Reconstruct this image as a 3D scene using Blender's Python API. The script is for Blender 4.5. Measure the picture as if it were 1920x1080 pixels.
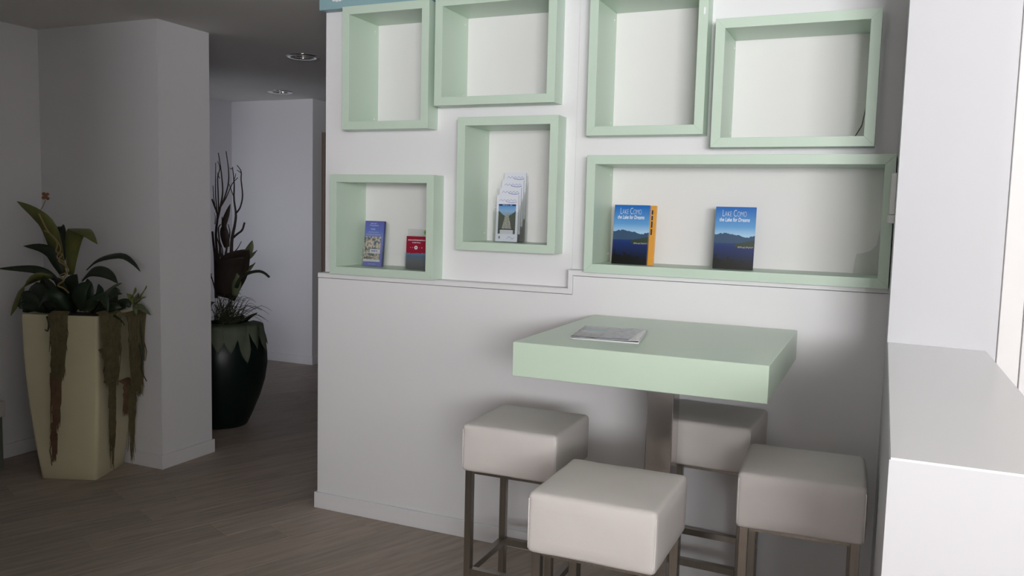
import bpy, bmesh, math, random
from mathutils import Vector, Matrix, noise as mnoise

random.seed(7)
scene = bpy.context.scene
for o in list(bpy.data.objects):
    bpy.data.objects.remove(o, do_unlink=True)
COL = scene.collection
PI = math.pi

# ------------------------------------------------------------------ camera
cam_data = bpy.data.cameras.new('camera')
cam = bpy.data.objects.new('camera', cam_data)
COL.objects.link(cam)
scene.camera = cam
cam_data.sensor_fit = 'HORIZONTAL'
cam_data.sensor_width = 36.0
cam_data.lens = 1565.33 / 1920 * 36.0
cam_data.clip_start = 0.05
YAW, PITCH, ROLL = 0.416709, 0.0920115, 0.025197
fw = Vector((-math.sin(YAW) * math.cos(PITCH), math.cos(YAW) * math.cos(PITCH), -math.sin(PITCH)))
rt = Vector((math.cos(YAW), math.sin(YAW), 0))
up = rt.cross(fw)
r2 = rt * math.cos(ROLL) + up * math.sin(ROLL)
u2 = -rt * math.sin(ROLL) + up * math.cos(ROLL)
M = Matrix.Identity(4)
for i in range(3):
    M[i][0] = r2[i]; M[i][1] = u2[i]; M[i][2] = -fw[i]
M.translation = Vector((2.51042, -3.33128, 1.5))
cam.matrix_world = M

# ------------------------------------------------------------------ world, exposure, daylight
scene.view_settings.view_transform = 'Standard'
scene.view_settings.look = 'None'
scene.view_settings.gamma = 1.0
scene.view_settings.use_curve_mapping = False
scene.view_settings.exposure = 0.0
world = bpy.data.worlds.new('world')
scene.world = world
world.use_nodes = True
world.node_tree.nodes['Background'].inputs[0].default_value = (0.62, 0.68, 0.80, 1)
world.node_tree.nodes['Background'].inputs[1].default_value = 0.6


def area(name, loc, target, sx, sy, power, color):
    d = bpy.data.lights.new(name, 'AREA')
    d.shape = 'RECTANGLE'; d.size = sx; d.size_y = sy
    d.energy = power; d.color = color
    o = bpy.data.objects.new(name, d)
    COL.objects.link(o)
    o.location = loc
    o.rotation_euler = (Vector(target) - Vector(loc)).to_track_quat('-Z', 'Y').to_euler()
    return o


# daylight through the glazed front behind the camera, and through the corridor's own window
area('daylight_front', (4.95, -7.93, 1.72), (4.95, 0, 1.72), 2.9, 1.42, 540, (0.985, 0.985, 1.0))
lc = area('daylight_corridor', (-2.7, 0.52, 1.3), (-2.7, 3.0, 1.25), 1.0, 1.2, 3.5, (0.84, 0.87, 1.0))
lc.data.spread = math.radians(95)

# ------------------------------------------------------------------ node helpers


def lin(c):
    return tuple(((v / 255) / 12.92 if v / 255 <= 0.04045 else ((v / 255 + 0.055) / 1.055) ** 2.4) for v in c)


class NT:
    """small wrapper to write shader node trees compactly"""

    def __init__(s, name):
        s.m = bpy.data.materials.new(name)
        s.m.use_nodes = True
        s.t = s.m.node_tree
        s.n = s.t.nodes
        s.b = s.n['Principled BSDF']
        s.tc = None

    def node(s, typ, **kw):
        nd = s.n.new(typ)
        for k, v in kw.items():
            setattr(nd, k, v)
        return nd

    def put(s, sock, v):
        if hasattr(v, 'links'):
            s.t.links.new(v, sock)
        elif isinstance(v, (tuple, list)):
            sock.default_value = tuple(v) + ((1,) if len(v) == 3 and len(sock.default_value) == 4 else ())
        else:
            sock.default_value = v

    def coord(s, which='Object'):
        if s.tc is None:
            s.tc = s.node('ShaderNodeTexCoord')
        return s.tc.outputs[which]

    def xyz(s, which='Generated'):
        sp = s.node('ShaderNodeSeparateXYZ')
        s.t.links.new(s.coord(which), sp.inputs[0])
        return sp.outputs

    def math(s, op, a, b=0.0, c=None, clamp=False):
        nd = s.node('ShaderNodeMath', operation=op, use_clamp=clamp)
        s.put(nd.inputs[0], a); s.put(nd.inputs[1], b)
        if c is not None:
            s.put(nd.inputs[2], c)
        return nd.outputs[0]

    def mix(s, f, a, b, blend='MIX'):
        nd = s.node('ShaderNodeMixRGB', blend_type=blend)
        s.put(nd.inputs[0], f); s.put(nd.inputs[1], a); s.put(nd.inputs[2], b)
        return nd.outputs[0]

    def noise(s, scale, detail=3.0, which='Object', stretch=None, rough=0.5):
        nd = s.node('ShaderNodeTexNoise')
        nd.inputs['Scale'].default_value = scale
        nd.inputs['Detail'].default_value = detail
        nd.inputs['Roughness'].default_value = rough
        v = s.coord(which)
        if stretch:
            mp = s.node('ShaderNodeMapping')
            mp.inputs['Scale'].default_value = stretch
            s.t.links.new(v, mp.inputs[0]); v = mp.outputs[0]
        s.t.links.new(v, nd.inputs['Vector'])
        return nd.outputs['Fac']

    def ramp(s, f, stops):
        nd = s.node('ShaderNodeValToRGB')
        s.put(nd.inputs[0], f)
        e = nd.color_ramp.elements
        while len(e) < len(stops):
            e.new(0.5)
        for k, (p, c) in enumerate(stops):
            e[k].position = p; e[k].color = tuple(c) + (1,)
        return nd.outputs[0]

    def bump(s, h, strength=0.2, dist=0.01):
        nd = s.node('ShaderNodeBump')
        nd.inputs['Strength'].default_value = strength
        nd.inputs['Distance'].default_value = dist
        s.t.links.new(h, nd.inputs['Height'])
        s.t.links.new(nd.outputs[0], s.b.inputs['Normal'])

    def box(s, X, Z, x0, x1, z0, z1):
        a = s.math('MULTIPLY', s.math('GREATER_THAN', X, x0), s.math('LESS_THAN', X, x1))
        b = s.math('MULTIPLY', s.math('GREATER_THAN', Z, z0), s.math('LESS_THAN', Z, z1))
        return s.math('MULTIPLY', a, b)

    def done(s, color=None, rough=None, metal=None, spec=None):
        if color is not None:
            s.put(s.b.inputs['Base Color'], color)
        if rough is not None:
            s.put(s.b.inputs['Roughness'], rough)
        if metal is not None:
            s.b.inputs['Metallic'].default_value = metal
        if spec is not None:
            s.b.inputs['Specular IOR Level'].default_value = spec
        return s.m


def plain(name, c, rough=0.5, var=0.05, scale=6.0, metal=0.0, spec=0.5, bump=0.0, bscale=200.0):
    m = NT(name)
    n = m.noise(scale, 4)
    lo = tuple(v * (1 - var) for v in c); hi = tuple(min(1, v * (1 + var)) for v in c)
    col = m.mix(n, lo, hi)
    if bump:
        m.bump(m.noise(bscale, 3), bump, 0.002)
    return m.done(col, rough, metal, spec)


MAT = {}
MAT['paint'] = plain('white_wall_paint', (0.82, 0.81, 0.822), 0.75, 0.015, 2.0, spec=0.25, bump=0.06, bscale=140)
MAT['paint_gloss'] = plain('white_panel_lacquer', (0.62, 0.62, 0.642), 0.5, 0.01, 2.0, spec=0.4)
MAT['sill'] = plain('white_sill_lit_tone', (0.86, 0.86, 0.87), 0.3, 0.01, 2.0, spec=0.5)  # lighter copy of the parapet white, brightness of its top put into the colour
MAT['ceiling'] = plain('ceiling_paint', (0.84, 0.83, 0.80), 0.85, 0.03, 3.0, spec=0.2, bump=0.05, bscale=90)
MAT['green'] = plain('pale_green_lacquer', (0.585, 0.712, 0.597), 0.38, 0.02, 5.0, spec=0.45)
MAT['table_green'] = plain('pale_green_table_lacquer', (0.59, 0.725, 0.585), 0.28, 0.02, 4.0, spec=0.5)
MAT['panel'] = plain('niche_back_white', (0.80, 0.785, 0.775), 0.6, 0.02, 5.0, spec=0.3)
MAT['white_plastic'] = plain('white_plastic', (0.82, 0.82, 0.80), 0.4, 0.02)
MAT['chip'] = plain('bare_board', (0.55, 0.53, 0.50), 0.8, 0.1, 40)
MAT['bare_edge'] = plain('brown_grey_board', (0.30, 0.28, 0.255), 0.8, 0.1, 30)
MAT['film'] = plain('grey_film', (0.60, 0.60, 0.575), 0.55, 0.05, 20)
MAT['teal'] = plain('teal_fascia', (0.29, 0.45, 0.49), 0.45, 0.06, 6)
MAT['door_brown'] = plain('brown_door', (0.24, 0.18, 0.145), 0.5, 0.12, 5)
MAT['soil'] = plain('dark_soil', (0.03, 0.024, 0.018), 0.95, 0.3, 40, bump=0.6, bscale=60)
MAT['cabinet'] = plain('dark_green_grey_cabinet', (0.14, 0.155, 0.135), 0.6, 0.06, 8)
MAT['cream_pot'] = plain('cream_planter_glaze', (0.72, 0.66, 0.44), 0.4, 0.05, 7, spec=0.4)
MAT['dark_pot'] = plain('black_green_vase_glaze', (0.004, 0.011, 0.009), 0.36, 0.3, 4, spec=0.3)
MAT['chrome'] = plain('chrome', (0.85, 0.85, 0.85), 0.12, 0.02, metal=1.0)
MAT['bulb'] = plain('bulb_glass', (0.75, 0.74, 0.72), 0.2, 0.02)
MAT['dark'] = plain('dark_rubber', (0.02, 0.02, 0.02), 0.8, 0.1)
MAT['leaf_olive'] = plain('olive_leaf', (0.155, 0.165, 0.045), 0.5, 0.3, 25)
MAT['leaf_dark'] = plain('dark_green_leaf', (0.020, 0.032, 0.015), 0.5, 0.35, 22)
MAT['leaf_green'] = plain('deep_green_leaf', (0.013, 0.030, 0.012), 0.45, 0.3, 18)
MAT['leaf_brown'] = plain('dried_brown_leaf', (0.026, 0.016, 0.012), 0.6, 0.35, 25)
MAT['leaf_sage'] = plain('sage_grey_leaf', (0.235, 0.27, 0.19), 0.7, 0.2, 16)
MAT['leaf_tip'] = plain('yellow_green_leaf', (0.125, 0.145, 0.075), 0.5, 0.25, 25)
MAT['twig'] = plain('dark_twig', (0.045, 0.035, 0.03), 0.85, 0.3, 60, bump=0.5, bscale=120)
MAT['vine'] = plain('tan_vine', (0.36, 0.27, 0.11), 0.7, 0.2, 50)
MAT['bud'] = plain('russet_bud', (0.30, 0.13, 0.07), 0.7, 0.3, 60)
MAT['moss'] = plain('dried_moss', (0.14, 0.115, 0.055), 0.95, 0.35, 30)
MAT['moss_red'] = plain('reddish_dried_moss', (0.165, 0.095, 0.055), 0.95, 0.35, 30)
MAT['grass'] = plain('dark_grass', (0.05, 0.06, 0.03), 0.7, 0.3, 40)
MAT['paper'] = plain('white_paper', (0.82, 0.82, 0.84), 0.6, 0.02, 20)
MAT['ink'] = plain('dark_ink', (0.02, 0.022, 0.035), 0.5, 0.1)
MAT['letter_white'] = plain('white_lettering', (0.88, 0.90, 0.93), 0.5, 0.01)
MAT['orange'] = plain('orange_cover', (0.72, 0.33, 0.035), 0.4, 0.1, 30)
MAT['sticker_green'] = plain('green_sticker', (0.25, 0.42, 0.08), 0.5, 0.1, 40)


def m_steel():
    m = NT('brushed_steel')
    n = m.noise(30, 4, stretch=(8, 8, 0.25))
    m.bump(n, 0.06, 0.001)
    return m.done(m.mix(n, (0.30, 0.275, 0.245), (0.42, 0.39, 0.355)), 0.30, 1.0)


MAT['steel'] = m_steel()
MAT['steel_polished'] = plain('polished_steel', (0.60, 0.575, 0.56), 0.20, 0.03, 8, metal=1.0)


def m_leather():
    m = NT('cream_leatherette')
    n = m.noise(9, 4)
    col = m.mix(n, (0.63, 0.585, 0.56), (0.70, 0.66, 0.635))
    nd = m.node('ShaderNodeTexVoronoi')
    nd.inputs['Scale'].default_value = 260
    m.t.links.new(m.coord('Object'), nd.inputs['Vector'])
    m.bump(nd.outputs['Distance'], 0.12, 0.001)
    return m.done(col, 0.5, 0, 0.4)


MAT['leather'] = m_leather()
MAT['seam'] = plain('worn_white_seam', (0.82, 0.79, 0.76), 0.55, 0.08, 90, bump=0.4, bscale=150)


def m_plank():
    m = NT('oak_laminate')
    oi = m.node('ShaderNodeObjectInfo')
    off = m.node('ShaderNodeVectorMath', operation='SCALE')
    cmb = m.node('ShaderNodeCombineXYZ')
    m.put(cmb.inputs[0], m.math('MULTIPLY', oi.outputs['Random'], 37.0))
    m.put(cmb.inputs[1], m.math('MULTIPLY', oi.outputs['Random'], 11.0))
    add = m.node('ShaderNodeVectorMath', operation='ADD')
    m.t.links.new(m.coord('Object'), add.inputs[0]); m.t.links.new(cmb.outputs[0], add.inputs[1])
    mp = m.node('ShaderNodeMapping'); mp.inputs['Scale'].default_value = (1.6, 16, 1)
    m.t.links.new(add.outputs[0], mp.inputs[0])
    n1 = m.node('ShaderNodeTexNoise'); n1.inputs['Scale'].default_value = 2.2; n1.inputs['Detail'].default_value = 6
    n1.inputs['Distortion'].default_value = 0.6
    m.t.links.new(mp.outputs[0], n1.inputs['Vector'])
    mp2 = m.node('ShaderNodeMapping'); mp2.inputs['Scale'].default_value = (1.5, 4, 1)
    m.t.links.new(add.outputs[0], mp2.inputs[0])
    n2 = m.node('ShaderNodeTexNoise'); n2.inputs['Scale'].default_value = 1.5; n2.inputs['Detail'].default_value = 2
    m.t.links.new(mp2.outputs[0], n2.inputs['Vector'])
    col = m.ramp(n1.outputs['Fac'], [(0.3, (0.33, 0.275, 0.225)), (0.55, (0.43, 0.365, 0.305)), (0.75, (0.50, 0.43, 0.37))])
    col = m.mix(m.math('MULTIPLY', n2.outputs['Fac'], 0.35), col, (0.41, 0.34, 0.30))
    tone = m.ramp(oi.outputs['Random'], [(0, (0.90, 0.90, 0.90)), (1, (1.06, 1.05, 1.04))])
    col = m.mix(1.0, col, tone, 'MULTIPLY')
    m.bump(n1.outputs['Fac'], 0.08, 0.002)
    return m.done(col, 0.55, 0, 0.35)


MAT['plank'] = m_plank()
MAT['subfloor'] = plain('floor_base', (0.40, 0.34, 0.29), 0.7, 0.1, 4)


def m_clear(name, tint, refl=0.10):
    m = bpy.data.materials.new(name); m.use_nodes = True
    t = m.node_tree; t.nodes.clear()
    out = t.nodes.new('ShaderNodeOutputMaterial'); mx = t.nodes.new('ShaderNodeMixShader')
    tr = t.nodes.new('ShaderNodeBsdfTransparent'); gl = t.nodes.new('ShaderNodeBsdfGlossy')
    lw = t.nodes.new('ShaderNodeLayerWeight'); lw.inputs[0].default_value = 0.25
    mu = t.nodes.new('ShaderNodeMath'); mu.operation = 'MULTIPLY_ADD'
    t.links.new(lw.outputs['Facing'], mu.inputs[0]); mu.inputs[1].default_value = 0.22; mu.inputs[2].default_value = refl
    tr.inputs[0].default_value = tint + (1,); gl.inputs['Roughness'].default_value = 0.08
    t.links.new(mu.outputs[0], mx.inputs[0]); t.links.new(tr.outputs[0], mx.inputs[1]); t.links.new(gl.outputs[0], mx.inputs[2])
    t.links.new(mx.outputs[0], out.inputs[0])
    return m


MAT['acrylic'] = m_clear('clear_acrylic', (0.965, 0.975, 0.97), 0.03)
MAT['glass'] = m_clear('window_glass', (0.97, 0.98, 0.98), 0.04)


# printed covers (flat print on flat paper)
def m_lake():
    m = NT('lake_view_cover_print')
    o = m.xyz('Generated'); X, Z = o[0], o[2]
    n = m.noise(9, 4, 'Generated'); nb = m.noise(40, 3, 'Generated', (1, 1, 2.5))
    sky = m.ramp(Z, [(0.54, lin((168, 205, 232))), (0.68, lin((98, 158, 212))), (0.98, lin((30, 104, 184)))])
    lake = m.ramp(Z, [(0.0, lin((10, 16, 26))), (0.14, lin((18, 28, 52))), (0.36, lin((24, 48, 104))), (0.50, lin((44, 78, 126)))])
    # far ridge: height falls to the right, then rises again
    dip = m.math('MULTIPLY', m.math('SINE', m.math('MULTIPLY', X, 6.0)), 0.022)
    ridge = m.math('ADD', m.math('ADD', dip, 0.505), m.math('MULTIPLY', n, 0.09))
    land = m.math('LESS_THAN', Z, ridge)
    lcol = m.mix(nb, lin((44, 68, 102)), lin((70, 96, 122)))
    shore = m.math('ADD', 0.40, m.math('MULTIPLY', n, 0.03))
    water = m.math('LESS_THAN', Z, shore)
    cape = m.math('MULTIPLY', m.math('GREATER_THAN', X, 0.52),
                  m.box(X, Z, 0.52, 1.0, 0.355, m.math('ADD', 0.34, m.math('MULTIPLY', X, 0.13))))
    col = m.mix(land, sky, lcol)
    col = m.mix(water, col, lake)
    col = m.mix(cape, col, m.mix(nb, lin((30, 48, 42)), lin((66, 82, 66))))
    town = m.math('MULTIPLY', m.box(X, Z, 0.6, 0.98, 0.345, 0.368), m.math('GREATER_THAN', nb, 0.52))
    col = m.mix(town, col, lin((205, 190, 160)))
    trees = m.math('LESS_THAN', Z, m.math('MULTIPLY', n, m.math('SUBTRACT', 0.42, m.math('MULTIPLY', X, 0.26))))
    col = m.mix(trees, col, lin((16, 19, 16)))
    return m.done(col, 0.32, 0, 0.4)


def textband(m, X, Z, x0, x1, z0, z1, sx=60, thr=0.5):
    n = m.noise(1.0, 1, 'Generated', (sx, 1, 40))
    return m.math('MULTIPLY', m.box(X, Z, x0, x1, z0, z1), m.math('GREATER_THAN', n, thr))


def m_purple():
    m = NT('violet_leaflet_print')
    o = m.xyz('Generated'); X, Z = o[0], o[2]
    col = m.ramp(Z, [(0.0, lin((128, 130, 196))), (0.66, lin((122, 136, 192))), (0.80, lin((98, 116, 190))), (1, lin((100, 102, 172)))])
    ph = m.noise(6, 2.5, 'Generated', (1, 1, 2.0)); ph2 = m.noise(9, 2, 'Generated', (1.3, 1, 1.6))
    photo = m.ramp(ph, [(0.3, lin((70, 92, 122))), (0.42, lin((120, 130, 150))), (0.5, lin((190, 180, 150))), (0.58, lin((205, 200, 195))), (0.68, lin((186, 122, 82)))])
    photo = m.mix(m.math('GREATER_THAN', ph2, 0.57), photo, lin((92, 104, 96)))
    col = m.mix(m.box(X, Z, 0.0, 0.90, 0.10, 0.655), col, photo)
    col = m.mix(m.box(X, Z, 0.0, 0.90, 0.10, 0.15), col, lin((214, 216, 222)))
    col = m.mix(m.box(X, Z, 0.34, 0.88, 0.30, 0.38), col, lin((226, 226, 232)))
    col = m.mix(m.box(X, Z, 0.0, 0.90, 0.285, 0.298), col, lin((218, 220, 226)))
    col = m.mix(textband(m, X, Z, 0.42, 0.74, 0.325, 0.35, 30, 0.45), col, lin((96, 104, 170)))
    for (a, b, z0, z1) in ((0.30, 0.62, 0.93, 0.955), (0.24, 0.72, 0.885, 0.91), (0.32, 0.56, 0.80, 0.835), (0.20, 0.76, 0.745, 0.76), (0.1, 0.86, 0.69, 0.705), (0.28, 0.7, 0.035, 0.055)):
        col = m.mix(textband(m, X, Z, a, b, z0, z1, 34, 0.47), col, lin((166, 182, 222)))
    return m.done(col, 0.35)


def m_red():
    m = NT('crimson_leaflet_print')
    o = m.xyz('Generated'); X, Z = o[0], o[2]
    n = m.noise(7, 3, 'Generated')
    low = m.ramp(Z, [(0.0, lin((96, 96, 98))), (0.25, lin((112, 114, 118))), (0.40, lin((96, 116, 146))), (0.5, lin((126, 148, 178)))])
    edge = m.math('ADD', 0.42, m.math('MULTIPLY', n, 0.12))
    col = m.mix(m.math('GREATER_THAN', Z, edge), low, lin((148, 26, 52)))
    col = m.mix(textband(m, X, Z, 0.08, 0.95, 0.865, 0.90, 36, 0.44), col, lin((226, 196, 204)))
    col = m.mix(textband(m, X, Z, 0.30, 0.72, 0.79, 0.82, 36, 0.44), col, lin((226, 196, 204)))
    for cx, rr in ((0.22, 0.016), (0.33, 0.016), (0.68, 0.012), (0.80, 0.02)):
        d = m.math('ADD', m.math('POWER', m.math('SUBTRACT', X, cx), 2.0), m.math('POWER', m.math('MULTIPLY', m.math('SUBTRACT', Z, 0.655), 1.5), 2.0))
        col = m.mix(m.math('LESS_THAN', d, rr * rr), col, lin((230, 215, 220)))
    d = m.math('ADD', m.math('POWER', m.math('SUBTRACT', X, 0.5), 2.0), m.math('POWER', m.math('MULTIPLY', m.math('SUBTRACT', Z, 0.655), 1.5), 2.0))
    col = m.mix(m.math('LESS_THAN', d, 0.0072), col, lin((232, 222, 228)))
    col = m.mix(m.math('LESS_THAN', d, 0.0010), col, lin((150, 70, 90)))
    return m.done(col, 0.35)


def m_villa():
    m = NT('white_leaflet_garden_print')
    o = m.xyz('Generated'); X, Z = o[0], o[2]
    n = m.noise(14, 4, 'Generated', (1, 1, 2.1)); n2 = m.noise(30, 3, 'Generated', (1, 1, 2.1))
    col = lin((226, 228, 238))
    pic = m.ramp(Z, [(0.62, lin((150, 182, 214))), (0.80, lin((72, 142, 204)))])
    ax = m.math('ABSOLUTE', m.math('SUBTRACT', X, 0.5))
    treeline = m.math('ADD', 0.44, m.math('ADD', m.math('MULTIPLY', ax, 0.34), m.math('MULTIPLY', n, 0.16)))
    tree = m.mix(n2, lin((40, 52, 46)), lin((120, 126, 112)))
    pic = m.mix(m.math('LESS_THAN', Z, treeline), pic, tree)
    stair = m.math('MULTIPLY', m.math('LESS_THAN', ax, m.math('SUBTRACT', 0.36, m.math('MULTIPLY', Z, 0.5))), m.math('LESS_THAN', Z, 0.60))
    pic = m.mix(stair, pic, m.mix(m.math('GREATER_THAN', n2, 0.5), lin((204, 200, 190)), lin((120, 122, 112))))
    pic = m.mix(m.box(X, Z, 0.0, 1.0, 0.255, 0.275), pic, lin((70, 74, 74)))
    fore = m.math('MULTIPLY', m.math('LESS_THAN', ax, 0.3), m.math('LESS_THAN', Z, 0.25))
    pic = m.mix(fore, pic, lin((214, 214, 222)))
    inpic = m.box(X, Z, 0.10, 0.90, 0.165, 0.80)
    col = m.mix(inpic, col, pic)
    col = m.mix(m.box(X, Z, 0.10, 0.90, 0.765, 0.80), col, lin((24, 56, 108)))
    col = m.mix(textband(m, X, Z, 0.28, 0.72, 0.775, 0.79, 36, 0.45), col, lin((180, 196, 222)))
    logo = m.math('LESS_THAN', m.math('ABSOLUTE', m.math('SUBTRACT', Z, m.math('ADD', 0.885, m.math('MULTIPLY', m.math('SINE', m.math('MULTIPLY', X, 40.0)), 0.014)))), 0.007)
    logo = m.math('MULTIPLY', logo, m.box(X, Z, 0.12, 0.90, 0.8, 1.0))
    col = m.mix(logo, col, lin((176, 182, 214)))
    sw = m.math('LESS_THAN', m.math('ABSOLUTE', m.math('SUBTRACT', Z, m.math('ADD', 0.835, m.math('MULTIPLY', m.math('POWER', m.math('SUBTRACT', X, 0.7), 2.0), 0.35)))), 0.006)
    col = m.mix(m.math('MULTIPLY', sw, m.box(X, Z, 0.42, 0.92, 0.8, 1.0)), col, lin((140, 148, 190)))
    em = m.box(X, Z, 0.15, 0.21, 0.06, 0.115)
    col = m.mix(em, col, lin((120, 120, 130)))
    sg = m.math('LESS_THAN', m.math('ABSOLUTE', m.math('SUBTRACT', Z, m.math('ADD', 0.085, m.math('MULTIPLY', m.math('SINE', m.math('MULTIPLY', X, 22.0)), 0.022)))), 0.006)
    col = m.mix(m.math('MULTIPLY', sg, m.box(X, Z, 0.52, 0.88, 0.0, 0.2)), col, lin((150, 156, 196)))
    return m.done(col, 0.35)


def m_logo_only():
    m = NT('white_leaflet_header_print')
    o = m.xyz('Generated'); X, Z = o[0], o[2]
    col = lin((226, 228, 238))
    logo = m.math('LESS_THAN', m.math('ABSOLUTE', m.math('SUBTRACT', Z, m.math('ADD', 0.90, m.math('MULTIPLY', m.math('SINE', m.math('MULTIPLY', X, 40.0)), 0.014)))), 0.008)
    col = m.mix(m.math('MULTIPLY', logo, m.box(X, Z, 0.12, 0.90, 0.8, 1.0)), col, lin((176, 182, 214)))
    sw = m.math('LESS_THAN', m.math('ABSOLUTE', m.math('SUBTRACT', Z, m.math('ADD', 0.855, m.math('MULTIPLY', m.math('POWER', m.math('SUBTRACT', X, 0.7), 2.0), 0.3)))), 0.008)
    col = m.mix(m.math('MULTIPLY', sw, m.box(X, Z, 0.42, 0.92, 0.8, 1.0)), col, lin((140, 148, 190)))
    return m.done(col, 0.35)


def m_mag():
    m = NT('magazine_cover_print')
    o = m.xyz('Generated'); X, Y = o[0], o[1]
    n = m.noise(6, 4, 'Generated', (1, 3, 1))
    pic = m.mix(n, lin((92, 92, 98)), lin((170, 170, 182)))
    pic = m.mix(m.box(X, Y, 0.06, 0.42, 0.60, 0.80), pic, lin((96, 140, 140)))
    pic = m.mix(m.math('MULTIPLY', m.math('GREATER_THAN', n, 0.45), m.box(X, Y, 0.0, 0.45, 0.0, 0.42)), pic, lin((92, 92, 94)))
    col = m.mix(m.box(X, Y, 0.03, 0.86, 0.02, 0.90), lin((206, 206, 206)), pic)
    col = m.mix(textband_xy(m, X, Y), col, lin((70, 76, 96)))
    return m.done(col, 0.22, 0, 0.5)


def textband_xy(m, X, Y):
    n = m.noise(1.0, 1, 'Generated', (34, 30, 1))
    return m.math('MULTIPLY', m.box(X, Y, 0.35, 0.78, 0.92, 0.955), m.math('GREATER_THAN', n, 0.45))


MAT['lake'] = m_lake()
MAT['purple'] = m_purple()
MAT['red'] = m_red()
MAT['villa'] = m_villa()
MAT['logo'] = m_logo_only()
MAT['mag'] = m_mag()


# ------------------------------------------------------------------ mesh helpers
class MB:
    """collects shapes and links them as ONE mesh object"""

    def __init__(s):
        s.bm = bmesh.new()

    def box(s, x0, x1, y0, y1, z0, z1, bevel=0.0, seg=1):
        n0 = set(s.bm.edges)
        vs = [s.bm.verts.new((x, y, z)) for z in (z0, z1) for y in (y0, y1) for x in (x0, x1)]
        for f in ((0, 2, 3, 1), (4, 5, 7, 6), (0, 1, 5, 4), (1, 3, 7, 5), (3, 2, 6, 7), (2, 0, 4, 6)):
            s.bm.faces.new([vs[i] for i in f])
        if bevel:
            es = [e for e in s.bm.edges if e not in n0]
            bmesh.ops.bevel(s.bm, geom=es, offset=bevel, segments=seg, affect='EDGES', profile=0.5)
        return s

    def prism(s, poly, axis, a, b, bevel=0.0):
        """extrude a 2-D polygon; axis 'y': poly in (x,z); axis 'z': poly in (x,y); axis 'x': poly in (y,z)"""
        n0 = set(s.bm.edges)

        def p(u, v, w):
            return {'y': (u, w, v), 'z': (u, v, w), 'x': (w, u, v)}[axis]
        A = [s.bm.verts.new(p(u, v, a)) for u, v in poly]
        B = [s.bm.verts.new(p(u, v, b)) for u, v in poly]
        n = len(poly)
        s.bm.faces.new(A); s.bm.faces.new(B[::-1])
        for i in range(n):
            s.bm.faces.new((A[i], B[i], B[(i + 1) % n], A[(i + 1) % n]))
        if bevel:
            es = [e for e in s.bm.edges if e not in n0]
            bmesh.ops.bevel(s.bm, geom=es, offset=bevel, segments=1, affect='EDGES')
        return s

    def tube(s, pts, radii, n=8, cap=True):
        pts = [Vector(p) for p in pts]
        if not isinstance(radii, (list, tuple)):
            radii = [radii] * len(pts)
        rings = []
        ref = Vector((0.31, 0.52, 0.79)).normalized()
        for i, p in enumerate(pts):
            t = (pts[min(i + 1, len(pts) - 1)] - pts[max(i - 1, 0)]).normalized()
            a = t.cross(ref)
            if a.length < 1e-3:
                a = t.cross(Vector((1, 0, 0)))
            a.normalize(); b = t.cross(a)
            rings.append([s.bm.verts.new(p + (a * math.cos(2 * PI * k / n) + b * math.sin(2 * PI * k / n)) * radii[i]) for k in range(n)])
        for i in range(len(rings) - 1):
            for k in range(n):
                s.bm.faces.new((rings[i][k], rings[i][(k + 1) % n], rings[i + 1][(k + 1) % n], rings[i + 1][k]))
        if cap:
            s.bm.faces.new(rings[0][::-1]); s.bm.faces.new(rings[-1])
        return s

    def lathe(s, prof, n=40, c=(0, 0, 0), close=False):
        rings = []
        for r, z in prof:
            if r < 1e-6:
                rings.append([s.bm.verts.new((c[0], c[1], c[2] + z))])
            else:
                rings.append([s.bm.verts.new((c[0] + r * math.cos(2 * PI * k / n), c[1] + r * math.sin(2 * PI * k / n), c[2] + z)) for k in range(n)])
        pairs = list(zip(rings, rings[1:])) + ([(rings[-1], rings[0])] if close else [])
        for A, B in pairs:
            for k in range(n):
                k2 = (k + 1) % n
                if len(A) == 1 and len(B) == 1:
                    continue
                if len(A) == 1:
                    s.bm.faces.new((A[0], B[k2], B[k]))
                elif len(B) == 1:
                    s.bm.faces.new((A[k], A[k2], B[0]))
                else:
                    s.bm.faces.new((A[k], A[k2], B[k2], B[k]))
        return s

    def ribbon(s, pts, widths, side, fold=0.15, thick=0.0015):
        """a leaf blade: V-folded strip along pts with given half widths; side = across direction hint"""
        pts = [Vector(p) for p in pts]
        sd = Vector(side)
        top, bot = [], []
        for i, p in enumerate(pts):
            t = (pts[min(i + 1, len(pts) - 1)] - pts[max(i - 1, 0)]).normalized()
            a = (sd - t * sd.dot(t)).normalized()
            nrm = a.cross(t).normalized()
            w = widths[i]
            row = [p - a * w + nrm * w * fold, p - nrm * w * fold * 0.4, p + a * w + nrm * w * fold]
            top.append([s.bm.verts.new(q + nrm * thick) for q in row])
            bot.append([s.bm.verts.new(q - nrm * thick) for q in row])
        for i in range(len(pts) - 1):
            for k in range(2):
                s.bm.faces.new((top[i][k], top[i + 1][k], top[i + 1][k + 1], top[i][k + 1]))
                s.bm.faces.new((bot[i][k], bot[i][k + 1], bot[i + 1][k + 1], bot[i + 1][k]))
            s.bm.faces.new((top[i][0], bot[i][0], bot[i + 1][0], top[i + 1][0]))
            s.bm.faces.new((top[i][2], top[i + 1][2], bot[i + 1][2], bot[i][2]))
        s.bm.faces.new((top[0][0], top[0][1], top[0][2], bot[0][2], bot[0][1], bot[0][0]))
        s.bm.faces.new((top[-1][2], top[-1][1], top[-1][0], bot[-1][0], bot[-1][1], bot[-1][2]))
        return s

    def ball(s, c, r, u=10, v=8, sc=(1, 1, 1)):
        m = Matrix.Translation(c) @ Matrix.Diagonal((r * sc[0], r * sc[1], r * sc[2], 1))
        bmesh.ops.create_uvsphere(s.bm, u_segments=u, v_segments=v, radius=1.0, matrix=m)
        return s

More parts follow.
